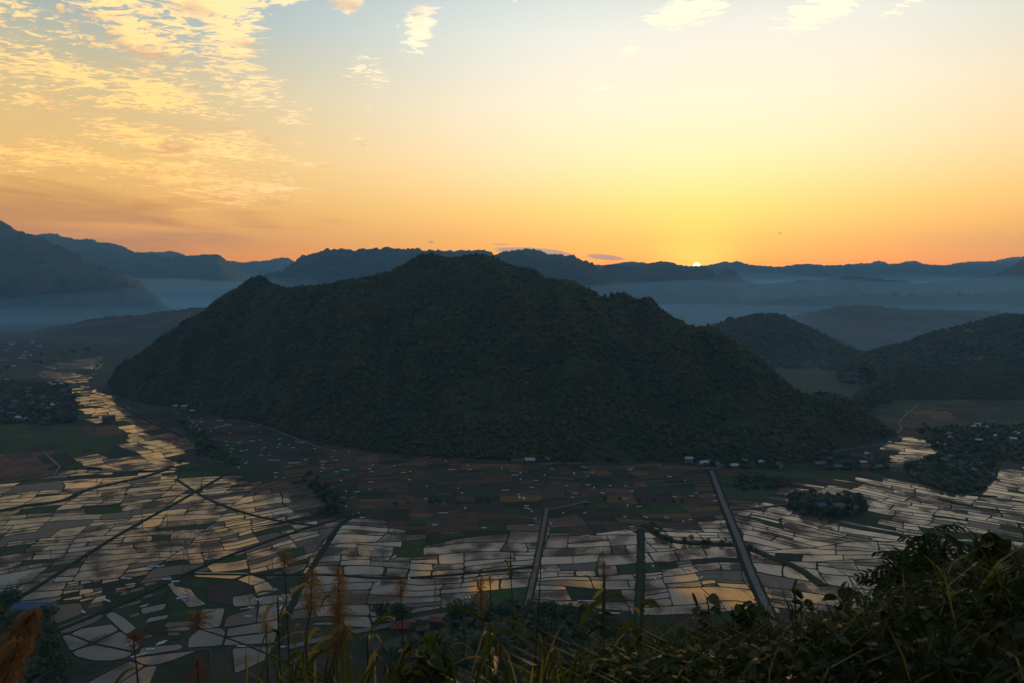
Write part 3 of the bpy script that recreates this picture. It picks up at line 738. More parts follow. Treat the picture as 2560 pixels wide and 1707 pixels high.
road('road', [(1633, 1080), (1648, 1120), (1665, 1165), (1700, 1250), (1730, 1330), (1765, 1405), (1800, 1480)], 5.0, 'asphalt', 1.5, 3.0)
road('road', [(1256, 1168), (1240, 1260), (1225, 1330), (1208, 1400)], 3.6, 'dirt_road', 1.0, 1.8)
road('road', [(1472, 1216), (1472, 1300), (1468, 1400), (1464, 1450)], 3.0, 'bank_scrub', 1.2, 2.2)
road('path', [(835, 1180), (785, 1195), (750, 1250), (700, 1330), (655, 1420), (630, 1500)], 2.6, 'bund_grass', .9, 1.6)
road('path', [(525, 1085), (430, 1140), (330, 1195), (250, 1240), (120, 1325), (0, 1400), (-80, 1450)], 2.4, 'bund_grass', .8, 1.4)
road('path', [(830, 1178), (720, 1206), (560, 1262), (440, 1310), (330, 1365), (200, 1420), (0, 1500)], 2.2, 'bund_grass', .8, 1.3)
road('path', [(560, 965), (620, 982), (700, 1015), (760, 1036), (850, 1062)], 3.2, 'dirt_road', .5, 1.0)
road('path', [(862, 1080), (940, 1062), (1005, 1043)], 3.2, 'dirt_road', .5, 1.0)
road('path', [(985, 1035), (1005, 1043), (1060, 1054), (1160, 1062)], 2.2, 'dirt_road', .4, .8)
road('path', [(1260, 1170), (1320, 1158), (1345, 1150)], 3.0, 'dirt_road', .5, 1.0)
road('path', [(1350, 1125), (1480, 1118), (1640, 1104)], 2.2, 'dirt_road', .5, 1.0)
road('path', [(2108, 928), (2085, 950), (2064, 968), (2067, 978), (2073, 985), (2060, 994), (2045, 998)], 4.0, 'dirt_road', .6, 1.0, smooth=1)
road('path', [(1880, 1045), (1950, 1030), (2040, 1018), (2052, 1014)], 3.0, 'dirt_road', .5, 1.0)
road('road', [(660, 1488), (780, 1458), (850, 1445), (1000, 1415), (1085, 1403), (1200, 1408)], 5.5, 'asphalt', .6, 1.6)
road('path', [(1668, 1168), (1730, 1167), (1790, 1160), (1830, 1154)], 2.6, 'asphalt', .8, 1.3)
road('path', [(2000, 1082), (2130, 1112), (2200, 1134), (2290, 1140)], 3.0, 'bund_grass', .8, 1.5)
road('path', [(120, 878), (200, 862), (215, 845), (270, 805), (282, 790)], 3.0, 'bund_grass', .8, 1.6, smooth=1)
road('path', [(40, 1000), (170, 1010), (230, 1002), (300, 992)], 3.0, 'dirt_road', .5, 1.0)
road('path', [(100, 1038), (152, 1085), (40, 1105), (-60, 1112)], 3.2, 'asphalt', .8, 1.0, smooth=1)
road('path', [(405, 1100), (480, 1150), (600, 1190), (720, 1206)], 1.6, 'bund_grass', .7, 1.0)
road('path', [(440, 1318), (640, 1320), (760, 1318), (900, 1330), (1060, 1318), (1235, 1300)], 1.6, 'bund_grass', .7, 1.0)
road('path', [(275, 930), (330, 962), (390, 990), (420, 1002)], 2.6, 'bund_grass', .8, 1.4)
road('creek_bank', [(1480, 1205), (1510, 1228), (1545, 1243), (1600, 1248), (1670, 1248), (1720, 1256), (1770, 1280), (1830, 1300), (1890, 1345)], 4.0, 'bank_scrub', 1.0, 3.0, bank='bank_scrub')
road('creek_bank', [(-40, 1180), (60, 1160), (150, 1150), (190, 1125), (270, 1108), (350, 1090), (395, 1070)], 4.0, 'bank_scrub', 1.0, 3.0, bank='bank_scrub')
# ------------------------------------------------------------------ forest
def leaf_mat(name, cols, rough=.75, spec=.25, trans=0.0, per_instance=True):
    m, g, b = material(name, rough, spec)
    oi = g.n.new('ShaderNodeObjectInfo')
    k = len(cols)
    c = g.ramp(oi.outputs['Random'], [(i / max(k - 1, 1), cc) for i, cc in enumerate(cols)])
    n = g.noise(pos(g), .6 if per_instance else 3.0, 3, .6)
    c = g.mix(g.sstep(n, .35, .65), c, tuple(x * 1.45 for x in cols[k // 2]), 'MIX')
    g.put(b.inputs['Base Color'], c)
    if trans:
        t = g.n.new('ShaderNodeBsdfTranslucent'); g.put(t.inputs[0], g.mix(1.0, c, (1.35, 1.2, .5), 'MULTIPLY'))
        mx = g.n.new('ShaderNodeMixShader'); mx.inputs[0].default_value = trans
        g.l.new(b.outputs[0], mx.inputs[1]); g.l.new(t.outputs[0], mx.inputs[2])
        out = [n_ for n_ in g.n if n_.type == 'OUTPUT_MATERIAL'][0]; g.l.new(mx.outputs[0], out.inputs[0])
    return m
leaf_mat('canopy', [(.012, .022, .008), (.022, .032, .011), (.016, .026, .011), (.030, .036, .013), (.018, .030, .010), (.036, .032, .016)])
def canopy_variety():
    # stands of olive bamboo and scrub among the darker broadleaf wood
    g = G(MATS['canopy'].node_tree); b = MATS['canopy'].node_tree.nodes['Principled BSDF']; src = b.inputs['Base Color'].links[0].from_socket
    p_ = pos(g); f = g.sstep(g.noise(p_, .011, 5, .62), .43, .58)
    g.put(b.inputs['Base Color'], g.mix(f, src, g.mix(g.noise(p_, .35, 3, .6), (.034, .037, .012), (.070, .062, .022))))
canopy_variety()
leaf_mat('tree_leaf', [(.016, .030, .010), (.030, .046, .014), (.022, .036, .014)], per_instance=False)
mottled('bark', (.05, .04, .03), (.08, .065, .05), 2.0, rough=.95)

def lumpy(seed, squash=.85, sub=2, amp=.38):
    """a rough leafy mound: the crown of a tree seen from far off"""
    bm = bmesh.new(); bmesh.ops.create_icosphere(bm, subdivisions=sub, radius=1.0)
    rs = random.Random(seed)
    ax = [(Vector((rs.gauss(0, 1), rs.gauss(0, 1), rs.gauss(0, 1))).normalized(), rs.uniform(-.5, 1)) for _ in range(7)]
    for v in bm.verts:
        k = 1 + sum(w * max(0, v.co.dot(a)) ** 4 for a, w in ax) * .22 + rs.uniform(-amp, amp) * .8
        v.co = v.co * k; v.co.z = v.co.z * squash
        if v.co.z < -.35: v.co.z = -.35 + (v.co.z + .35) * .3
    me = bpy.data.meshes.new('crown'); bm.to_mesh(me); bm.free(); return me
canopy_col = bpy.data.collections.new('canopy_kinds')
for i in range(6):
    me = lumpy(i, (.8, .95, 1.2, .7, 1.0, 1.45)[i]); me.materials.append(MATS['canopy'])
    canopy_col.objects.link(bpy.data.objects.new('crown', me))

def scatter(grid, spacing, rmin, hmin=1.5, tmax=1.0, ts=None, jitter=1.0, seed=3, keep=None):
    """even random points over a grid of terrain"""
    rs = np.random.default_rng(seed)
    a = grid[:-1, :-1]; b = grid[:-1, 1:]; c = grid[1:, 1:]; d = grid[1:, :-1]
    A = .5 * (np.linalg.norm(np.cross(b - a, c - a), axis=-1) + np.linalg.norm(np.cross(c - a, d - a), axis=-1))
    n = rs.poisson(A / spacing ** 2)
    idx = np.repeat(np.arange(A.size), n.ravel()); r, cc = np.unravel_index(idx, A.shape)
    u = rs.random(len(idx))[:, None]; v = rs.random(len(idx))[:, None]
    p = (a[r, cc] * (1 - u) + b[r, cc] * u) * (1 - v) + (d[r, cc] * (1 - u) + c[r, cc] * u) * v
    return p
def forest(name, pts, smin, smax, label):
    me = bpy.data.meshes.new(name); me.vertices.add(len(pts)); me.vertices.foreach_set('co', np.asarray(pts, np.float32).ravel()); me.update()
    o = obj(name, me); tag(o, label, kind='stuff')
    ng = bpy.data.node_groups.new(name, 'GeometryNodeTree')
    ng.interface.new_socket('Geometry', in_out='INPUT', socket_type='NodeSocketGeometry'); ng.interface.new_socket('Geometry', in_out='OUTPUT', socket_type='NodeSocketGeometry')
    n = ng.nodes; gi = n.new('NodeGroupInput'); go = n.new('NodeGroupOutput')
    iop = n.new('GeometryNodeInstanceOnPoints'); ci = n.new('GeometryNodeCollectionInfo'); ci.inputs['Collection'].default_value = canopy_col
    ci.inputs['Separate Children'].default_value = True; ci.inputs['Reset Children'].default_value = True; iop.inputs['Pick Instance'].default_value = True
    rv = n.new('FunctionNodeRandomValue'); rv.data_type = 'FLOAT_VECTOR'; rv.inputs[0].default_value = (-.15, -.15, 0); rv.inputs[1].default_value = (.15, .15, 6.28)
    sv = n.new('FunctionNodeRandomValue'); sv.data_type = 'FLOAT'; sv.inputs[2].default_value = smin; sv.inputs[3].default_value = smax; sv.inputs['Seed'].default_value = 4
    L = ng.links
    L.new(gi.outputs[0], iop.inputs['Points']); L.new(ci.outputs[0], iop.inputs['Instance']); L.new(rv.outputs[0], iop.inputs['Rotation']); L.new(sv.outputs[1], iop.inputs['Scale']); L.new(iop.outputs[0], go.inputs[0])
    md = o.modifiers.new('forest', 'NODES'); md.node_group = ng
    return o
hp = scatter(hv, 4.1, 3)
# glades of scrub and bare slope on the sunny spurs
gl = fbm(hp[:, 0] / 120 + 2, (hp[:, 1] + hp[:, 2]) / 120, 3)
keep = (gl < .12) | (RNG.random(len(hp)) < .16)
hp = hp[keep]; hp[:, 2] += 1.0
big = hp[RNG.random(len(hp)) < .035].copy(); big[:, 2] += 1.5
forest('forest', big, 3.0, 4.6, 'tall old trees standing out of the woodland on the middle hill')
forest('forest', hp, 1.2, 3.1, 'dense dark woodland covering the hill in the middle of the valley')
n1p = scatter(n1v, 13.0, 3); n1p = n1p[n1p[:, 2] > 2]
forest('forest', n1p, 3.0, 7.0, 'misty woodland on the rounded hill behind the main hill')
n4p = scatter(n4v, 5.5, 3); n4p = n4p[n4p[:, 2] > 1]
forest('forest', n4p, 1.8, 4.0, 'dark woodland on the low hill across the side valley')
n3p = scatter(n3v[:, ::1], 12.0, 3); n3p = n3p[(n3p[:, 2] > 2) & (np.abs(n3p[:, 0] / n3p[:, 1]) < .9)]
forest('forest', n3p, 3.5, 7.5, 'hazy woodland on the long slope behind the side valley')
print('forest', len(hp), len(n4p), len(n3p))

# ------------------------------------------------------------------ separate trees
def tube(path, radii, sides=6):
    v, f = [], []
    for i, (p, r) in enumerate(zip(path, radii)):
        a = Vector(path[max(i - 1, 0)]); b = Vector(path[min(i + 1, len(path) - 1)]); t = (b - a)
        t = t.normalized() if t.length > 1e-9 else Vector((0, 0, 1))
        u = t.cross(Vector((0, 1, .13))).normalized(); w = t.cross(u)
        for k in range(sides):
            q = Vector(p) + (u * math.cos(k * 2 * math.pi / sides) + w * math.sin(k * 2 * math.pi / sides)) * r
            v.append(tuple(q))
        if i:
            for k in range(sides):
                s = (i - 1) * sides; f.append((s + k, s + (k + 1) % sides, s + sides + (k + 1) % sides, s + sides + k))
    return v, f
def merge(lst):
    V_, F_ = [], []
    for v, f in lst:
        s = len(V_); V_ += list(v); F_ += [tuple(i + s for i in q) for q in f]
    return V_, F_
def tree_meshes(seed, kind='round'):
    """trunk with limbs, and a crown of leaf clumps gathered round the limb ends; unit height 1"""
    rs = random.Random(seed)
    parts = [tube([(0, 0, -.03), (.01, 0, .18), (rs.uniform(-.03, .03), rs.uniform(-.03, .03), .42), (rs.uniform(-.05, .05), 0, .72)], [.030, .024, .017, .006])]
    heads = [(0, 0, .80, .20)]
    n = {'round': 9, 'tall': 7, 'palm': 0, 'spread': 11}[kind]
    for i in range(n):
        a = i * 2.4 + rs.uniform(-.4, .4)
        if kind == 'tall': r, z, s = rs.uniform(.08, .16), .30 + .6 * i / n, rs.uniform(.12, .17)
        elif kind == 'spread': r, z, s = rs.uniform(.22, .42), rs.uniform(.5, .72), rs.uniform(.13, .2)
        else: r, z, s = rs.uniform(.16, .34), rs.uniform(.40, .82), rs.uniform(.14, .22)
        e = (math.cos(a) * r, math.sin(a) * r, z); z0 = max(.2, z - .25)
        parts.append(tube([(0, 0, z0), (e[0] * .6, e[1] * .6, z0 + (z - z0) * .5), e], [.012, .009, .004], 4))
        heads.append((*e, s))
    V_, F_ = merge(parts)
    cv, cf = [], []
    for hx, hy, hz, s in heads:
        for _ in range(46):
            d = Vector((rs.gauss(0, 1), rs.gauss(0, 1), rs.gauss(0, 1) * .8)).normalized() * s * rs.uniform(.45, 1.05) ** .6
            c = Vector((hx, hy, hz)) + d; q = s * rs.uniform(.16, .34)
            u = Vector((rs.gauss(0, 1), rs.gauss(0, 1), rs.gauss(0, 1))).normalized(); w = u.cross(Vector((rs.gauss(0, 1), rs.gauss(0, 1), rs.gauss(0, 1)))).normalized()
            k = len(cv); cv += [c + u * q, c + w * q * .7, c - u * q, c - w * q * .7]; cf.append((k, k + 1, k + 2, k + 3))
    return mesh_py('trunk', V_, F_, MATS['bark']), mesh_py('crown', cv, cf, MATS['tree_leaf'])
HOUSES = []
KINDS_T = [tree_meshes(21, 'round'), tree_meshes(22, 'round'), tree_meshes(23, 'spread'), tree_meshes(24, 'tall'), tree_meshes(25, 'round'), tree_meshes(26, 'tall')]
N_TREES = 0
def tree(x, y, h, label, group, z=0.0, kinds=(0, 1, 2, 4)):
    global N_TREES; N_TREES += 1
    tm, cm = KINDS_T[random.choice(kinds)]
    e = bpy.data.objects.new('tree', None); e.empty_display_size = .5; link(e); tag(e, label, 'tree', group)
    e.location = (x, y, z); e.rotation_euler = (0, 0, random.uniform(0, 6.28)); w = random.uniform(.9, 1.3)
    e.scale = (h * w, h * w, h)
    obj('trunk', tm, e); obj('crown', cm, e)
def along(vp, n, spread):
    pts = gp(vp); L = [0]
    for p, q in zip(pts, pts[1:]): L.append(L[-1] + math.hypot(q[0] - p[0], q[1] - p[1]))
    for i in range(n):
        t = (i + random.random()) / n * L[-1]; k = max(j for j in range(len(pts)) if L[j] <= t + 1e-9); k = min(k, len(pts) - 2)
        f = (t - L[k]) / max(L[k + 1] - L[k], 1e-9); p, q = pts[k], pts[k + 1]
        yield p[0] + (q[0] - p[0]) * f + random.gauss(0, spread), p[1] + (q[1] - p[1]) * f + random.gauss(0, spread)
def within(poly, n):
    xs_ = [p[0] for p in poly]; ys_ = [p[1] for p in poly]; k = 0; tries = 0
    while k < n and tries < n * 60:
        tries += 1; x, y = random.uniform(min(xs_), max(xs_)), random.uniform(min(ys_), max(ys_))
        if inside(poly, x, y): k += 1; yield x, y
def grove(pts, hmin, hmax, label, group, kinds=(0, 1, 2, 4)):
    for x, y in pts:
        if on_hill(x, y): continue
        tree(x, y, random.uniform(hmin, hmax), label, group, kinds=kinds)
# ------------------------------------------------------------------ houses
mottled('plaster', (.14, .135, .13), (.20, .185, .17), .8, rough=.9)
mottled('wood_wall', (.09, .065, .05), (.13, .095, .07), 1.2, rough=.9)
mottled('roof_grey', (.07, .07, .075), (.11, .11, .115), .5, rough=.7, spec=.3)
mottled('roof_blue', (.03, .06, .12), (.04, .08, .15), .5, rough=.6, spec=.3)
mottled('roof_pale', (.20, .25, .28), (.28, .33, .35), .5, rough=.6, spec=.3)
mottled('roof_red', (.12, .035, .025), (.16, .05, .035), .5, rough=.7)
mottled('roof_thatch', (.06, .05, .04), (.09, .075, .055), 1.5, rough=.95)
mottled('window_dark', (.02, .022, .026), (.03, .033, .04), 1.0, rough=.25, spec=.5)
def house_meshes(w, d, h, rh, over=.5):
    wall = ([(-w, -d, -.3), (w, -d, -.3), (w, d, -.3), (-w, d, -.3), (-w, -d, h), (w, -d, h), (w, d, h), (-w, d, h), (-w, 0, h + rh * .93), (w, 0, h + rh * .93)],
            [(0, 1, 5, 4), (2, 3, 7, 6), (1, 2, 6, 9, 5), (3, 0, 4, 8, 7)])
    o = over; y0 = d + o; z0 = h - rh * o / d; t = .12
    ro = [(-w - o, -y0, z0), (w + o, -y0, z0), (w + o, 0, h + rh), (-w - o, 0, h + rh), (-w - o, y0, z0), (w + o, y0, z0)]
    rv = ro + [(a, b, c + t) for a, b, c in ro]
    rf = [(0, 1, 2, 3), (3, 2, 5, 4), (7, 6, 9, 8), (8, 9, 10, 11), (0, 6, 7, 1), (4, 5, 11, 10), (0, 3, 9, 6), (3, 4, 10, 9), (2, 1, 7, 8), (5, 2, 8, 11)]
    return wall, (rv, rf)
HC = {}
ROOFWORD = {'roof_grey': 'grey', 'roof_blue': 'blue', 'roof_pale': 'pale', 'roof_red': 'rust-red', 'roof_thatch': 'brown thatched'}
def house(x, y, roof, wall, where, size=None, rz=None, rise=None, label=None, group=None, z=0.0):
    w, d, h, rh = size or random.choice(((5, 3.6, 3.4, 2.0), (6.5, 4.2, 3.6, 2.3), (4.2, 3.2, 5.5, 1.6), (5.5, 4, 3.2, 2.6)))
    key = (w, d, h, rh, roof, wall)
    if key not in HC:
        (wv, wf), (rv, rf) = house_meshes(w, d, h, rh)
        win = []
        for sx in (-.5, 0, .5):
            cx = sx * w; z0, z1_ = h * .35, h * .75
            if sx == 0: z0 = -.05; z1_ = h * .72
            win.append(([(cx - .55, -d - .06, z0), (cx + .55, -d - .06, z0), (cx + .55, -d - .06, z1_), (cx - .55, -d - .06, z1_), (cx - .55, -d + .05, z0), (cx + .55, -d + .05, z0), (cx + .55, -d + .05, z1_), (cx - .55, -d + .05, z1_)],
                        [(0, 1, 2, 3), (0, 4, 5, 1), (1, 5, 6, 2), (2, 6, 7, 3), (3, 7, 4, 0)]))
        HC[key] = (mesh_py('wall', wv, wf, MATS[wall]), mesh_py('roof', rv, rf, MATS[roof]), [mesh_py('window', *q, MATS['window_dark']) for q in win])
    wm, rm, wins = HC[key]
    e = bpy.data.objects.new('house', None); link(e); HOUSES.append((x, y, max(w, d)))
    lab = label or f'{ROOFWORD[roof]}-roofed house {where}'
    tag(e, lab, 'house', None if label else (group or f'{ROOFWORD[roof]} roofs {where}'))
    e.location = (x, y, z); e.rotation_euler = (0, 0, rz if rz is not None else random.choice((0, 1.57, .3, -.3)) + random.gauss(0, .15))
    obj('wall', wm, e); obj('roof', rm, e)
    for i, q in enumerate(wins): obj('door' if i == 1 else 'window', q, e)
def village(pts, where, roofs, walls=('plaster', 'wood_wall')):
    placed = []
    for x, y in pts:
        if on_hill(x, y) or any(math.hypot(x - a, y - b) < 11 for a, b in placed): continue
        placed.append((x, y)); house(x, y, random.choice(roofs), random.choice(walls), where)
    return placed
def gv_(vx, vy): return ground(vx, vy)

village(within(WOODS[0], 42), 'in the crowded village beside the river fields', ('roof_grey', 'roof_grey', 'roof_thatch', 'roof_pale', 'roof_blue', 'roof_red', 'roof_thatch'))
village(within(gp([(0, 780), (105, 785), (110, 812), (60, 835), (0, 850)]), 24), 'in the distant small town under the big mountain', ('roof_grey', 'roof_pale', 'roof_red', 'roof_pale'), ('plaster',))
village(within(WOODS[3], 22), 'in the hamlet strung along the hill foot', ('roof_grey', 'roof_pale', 'roof_grey', 'roof_thatch'))
village(within(WOODS[4], 20), 'in the village by the end of the hill', ('roof_grey', 'roof_grey', 'roof_pale', 'roof_red', 'roof_thatch'))
village(within(WOODS[1], 9), 'on the little wooded island among the flooded fields', ('roof_grey', 'roof_blue', 'roof_thatch'))
village(within(WOODS[2], 16), 'under the trees of the wooded spit', ('roof_grey', 'roof_blue', 'roof_thatch', 'roof_grey'))
village(within(gp([(1845, 868), (1900, 866), (1985, 876), (1990, 896), (1930, 900), (1870, 892)]), 22), 'in the misty village behind the hill', ('roof_pale', 'roof_grey', 'roof_pale'), ('plaster',))
village(within(gp([(2150, 990), (2352, 960), (2352, 1010), (2200, 1020)]), 12), 'scattered below the low wooded hill', ('roof_pale', 'roof_grey'))
village(within(gp([(860, 1450), (1010, 1430), (1020, 1500), (900, 1540)]), 9), 'half hidden under the trees near the bend of the road', ('roof_grey', 'roof_thatch', 'roof_red'))
def one(vx, vy, roof, wall, label, size=None, rz=0.0):
    x, y = ground(vx, vy); house(x, y, roof, wall, '', size, rz, label=label)
one(1217, 1059, 'roof_pale', 'wood_wall', 'pale blue-roofed house alone at the foot of the hill', (6.5, 4.5, 3, 2.4))
one(1262, 1057, 'roof_pale', 'plaster', 'small pale-roofed house east of its twin at the hill foot', (5, 3.5, 3, 2.0))
one(1188, 1062, 'roof_thatch', 'wood_wall', 'broad brown thatched house at the hill foot', (8, 5, 3, 3), .1)
one(1240, 1052, 'roof_thatch', 'wood_wall', 'brown thatched house tucked behind the pale roofs', (6, 4, 3, 2.6))
one(1582, 1060, 'roof_pale', 'plaster', 'white two-storey house above the blue shed', (5, 4, 5.5, 1.8))
one(1622, 1079, 'roof_blue', 'wood_wall', 'bright blue-roofed shed at the head of the long road', (5, 3.5, 2.6, 1.6))
one(1642, 1080, 'roof_red', 'plaster', 'small red-roofed house where the long road ends', (4, 3, 3, 1.6))
one(404, 938, 'roof_pale', 'plaster', 'tall narrow white house by the corner of the hill', (3.5, 3, 6.5, 1.6))
one(424, 940, 'roof_pale', 'plaster', 'tall pale house with bluish walls by the hill foot', (5, 4, 7.5, 1.6), .2)
one(442, 944, 'roof_pale', 'plaster', 'low pale outbuilding beside the tall house', (4, 3, 2.6, 1.2), .1)
one(1345, 1156, 'roof_blue', 'wood_wall', 'tiny deep-blue tarpaulin-roofed hut on the red earth plot', (3, 2, 1.8, .8))
one(1380, 1436, 'roof_pale', 'plaster', 'small bright-roofed hut at the edge of the dark trees', (3.2, 2.4, 2.4, 1.0), .5)
one(78, 1402, 'roof_blue', 'plaster', 'long blue metal-roofed hall among the trees near the lower fields', (13, 6, 4.5, 2.2), .05)
one(250, 968, 'roof_grey', 'wood_wall', 'dark three-storey block standing in the flooded river fields', (9, 7, 11, .8), .35)

# ------------------------------------------------------------------ trees
grove(within(WOODS[0], 26), 7, 12, 'dark tree between the houses of the river village', 'trees of the river village')
grove(along([(148, 880), (178, 930), (172, 968)], 9, 4), 7, 11, 'dark tree on the river side of the village', 'trees edging the river village')
grove(list(within(WOODS[1], 15)) + list(along([(1815, 1150), (1860, 1182), (1970, 1186), (1985, 1160)], 9, 3)), 7, 12, 'dark tree on the little wooded island among the flooded fields', 'trees on the island')
grove(along([(1898, 1196), (1905, 1204), (1932, 1190), (1880, 1190)], 4, 3), 5, 8, 'bushy tree standing in water before the wooded island', 'trees in the water by the island')
grove(within(WOODS[2], 46), 7, 13, 'dark tree in the grove on the wooded spit', 'trees on the wooded spit')
grove(along([(700, 1104), (740, 1125), (772, 1150), (762, 1172), (735, 1186)], 15, 5), 6, 11, 'dark tree in the clump between flooded and brown fields', 'trees between flooded and brown fields')
grove(along([(420, 965), (440, 990), (475, 1012), (470, 1030), (440, 1050), (420, 1075)], 14, 6), 6, 10, 'dark tree on the bank above the river fields', 'trees above the river fields')
grove(along([(1485, 1206), (1515, 1232), (1560, 1246), (1660, 1250), (1740, 1270)], 14, 3), 4, 7, 'low bushy tree along the winding creek', 'bushy trees along the creek')
grove(along([(1690, 1110), (1760, 1105), (1800, 1120)], 9, 6), 6, 9, 'dark tree in the grove beside the long road', 'trees beside the long road')
grove(along([(1380, 1155), (1460, 1148), (1600, 1160)], 6, 6), 4, 7, 'low tree standing in the brown fields', 'low trees in the brown fields')
grove(along([(880, 1160), (1000, 1160), (1150, 1150)], 9, 5), 4, 7, 'low tree on the green strip through the brown fields', 'low trees on the green strip')
grove(along([(100, 818), (180, 808), (270, 795), (330, 786)], 14, 16), 9, 16, 'hazy tree in the belt beyond the far fields', 'trees of the far belt')
grove(along([(0, 852), (60, 838), (140, 826)], 8, 12), 8, 13, 'dark tree below the distant small town', 'trees below the small town')
grove(along([(236, 862), (250, 850), (262, 872)], 6, 6), 8, 12, 'dark tree at the tip of the hill by the river', 'trees at the tip of the hill')
grove(within(gp([(2110, 975), (2352, 985), (2352, 1060), (2160, 1035), (2090, 1010)]), 30), 7, 12, 'dark tree on the flat below the low wooded hill', 'trees below the low wooded hill')
grove(within(WOODS[3], 10), 6, 10, 'dark tree among the hamlet houses at the hill foot', 'trees of the hamlet')
grove(within(WOODS[4], 12), 6, 10, 'dark tree in the village by the end of the hill', 'trees of the village by the hill')
grove(within(WOODS[5], 44), 9, 17, 'tall dark tree in the wood at the bottom of the slope', 'trees in the wood below the viewpoint')
grove(along([(870, 1420), (905, 1412), (925, 1428)], 5, 3), 9, 13, 'dark tree beside the bend of the road', 'trees beside the road bend')
grove(within(WOODS[6], 18), 9, 15, 'dark tree around the blue-roofed hall', 'trees around the blue hall')
print('trees', N_TREES)

def thicket(poly, spacing, smin, smax, label, thin=.25):
    xs_ = np.array([q[0] for q in poly]); ys_ = np.array([q[1] for q in poly])
    n = int((xs_.max() - xs_.min()) * (ys_.max() - ys_.min()) / spacing ** 2)
    P_ = np.stack([RNG.uniform(xs_.min(), xs_.max(), n), RNG.uniform(ys_.min(), ys_.max(), n)], 1)
    ok = [inside(poly, *q) and not on_hill(*q) and (thin > RNG.random() or all(math.hypot(q[0] - a, q[1] - b) > r + 2.5 and not (abs(q[0] - a) < r and 0 < b - q[1] < 12) for a, b, r in HOUSES)) for q in P_]
    P_ = P_[ok]; P_ = np.concatenate([P_, RNG.uniform(.6, 3.2, (len(P_), 1))], 1)
    forest('thicket', P_, smin, smax, label)
thicket(WOODS[0], 6.5, 1.4, 3.4, 'dark garden trees massed between the houses of the river village')
thicket(WOODS[1], 5.0, 1.6, 3.6, 'dark thicket massed on the little island among the flooded fields', .1)
thicket(WOODS[2], 5.0, 1.8, 4.2, 'dense dark thicket covering the wooded spit', .35)
thicket(WOODS[3], 6.5, 1.3, 3.0, 'dark garden trees massed between the hamlet houses')
thicket(WOODS[4], 6.0, 1.4, 3.2, 'dark garden trees massed in the village by the end of the hill')
thicket(WOODS[5], 4.2, 1.6, 4.2, 'dense dark thicket at the bottom of the slope', .1)
thicket(WOODS[6], 4.5, 1.6, 4.0, 'dark thicket around the blue-roofed hall', .1)
thicket(gp([(2100, 985), (2352, 975), (2460, 1050), (2352, 1062), (2160, 1040)]), 9.0, 1.6, 4.0, 'dark thickets on the flat below the low wooded hill', .2)
thicket(gp([(400, 955), (440, 985), (485, 1010), (560, 1070), (500, 1060), (460, 1040), (430, 1000)]), 6.0, 1.0, 2.6, 'dark scrub on the bank above the river fields', .2)
thicket(gp([(690, 1100), (745, 1120), (790, 1150), (780, 1178), (735, 1190), (760, 1160)]), 4.5, 1.2, 3.0, 'dark scrub between the flooded and the brown fields', .2)
thicket(gp([(1686, 1095), (1800, 1100), (1830, 1112), (1760, 1124), (1694, 1126)]), 5.5, 1.2, 2.8, 'dark scrub beside the head of the long road', .2)

# ------------------------------------------------------------------ plastic seedbed tunnels, poles
m_, g_, b_ = material('plastic_sheet', .35, .5); b_.inputs['Base Color'].default_value = (.36, .38, .38, 1)
m_, g_, b_ = material('plastic_blue', .35, .5); b_.inputs['Base Color'].default_value = (.22, .36, .46, 1)
def tunnel_mesh(L, w, h, mat):
    v, f = [], []; n = 7; segs = max(3, int(L / 2.5))
    for i in range(segs + 1):
        x = -L / 2 + L * i / segs; sag = 1 - .10 * (i % 2)
        for k in range(n):
            a = math.pi * k / (n - 1); v.append((x, -math.cos(a) * w / 2, max(math.sin(a), 0) ** .8 * h * sag))
        if i:
            s = (i - 1) * n; f += [(s + k, s + k + 1, s + n + k + 1, s + n + k) for k in range(n - 1)]
    f += [tuple(range(n - 1, -1, -1)), tuple(range(segs * n, segs * n + n))]
    return mesh_py('seedbed_tunnel', v, f, mat)
TUN = [tunnel_mesh(5.5, 1.5, .6, MATS['plastic_sheet']), tunnel_mesh(9, 1.4, .6, MATS['plastic_sheet']), tunnel_mesh(3.2, 1.5, .7, MATS['plastic_sheet']), tunnel_mesh(8, 2.0, .7, MATS['plastic_blue']), tunnel_mesh(15, 1.4, .7, MATS['plastic_sheet'])]
def tunnel(x, y, rz, k, label, group):
    o = obj('seedbed_tunnel', TUN[k]); o.location = (x, y, .12); o.rotation_euler = (0, 0, rz); tag(o, label, 'seedbed cover', group)
nt = 0
for x, y in within(BROWN, 600):
    if nt >= 150 or on_hill(x, y + 12): continue
    nt += 1
    tunnel(x, y, random.choice((.05, .05, .05, 1.5, 2.4)) + random.gauss(0, .08), random.choice((0, 0, 1, 2, 2)), 'small white plastic seedbed tunnel on the brown fields below the hill', 'seedbed tunnels on the brown fields')
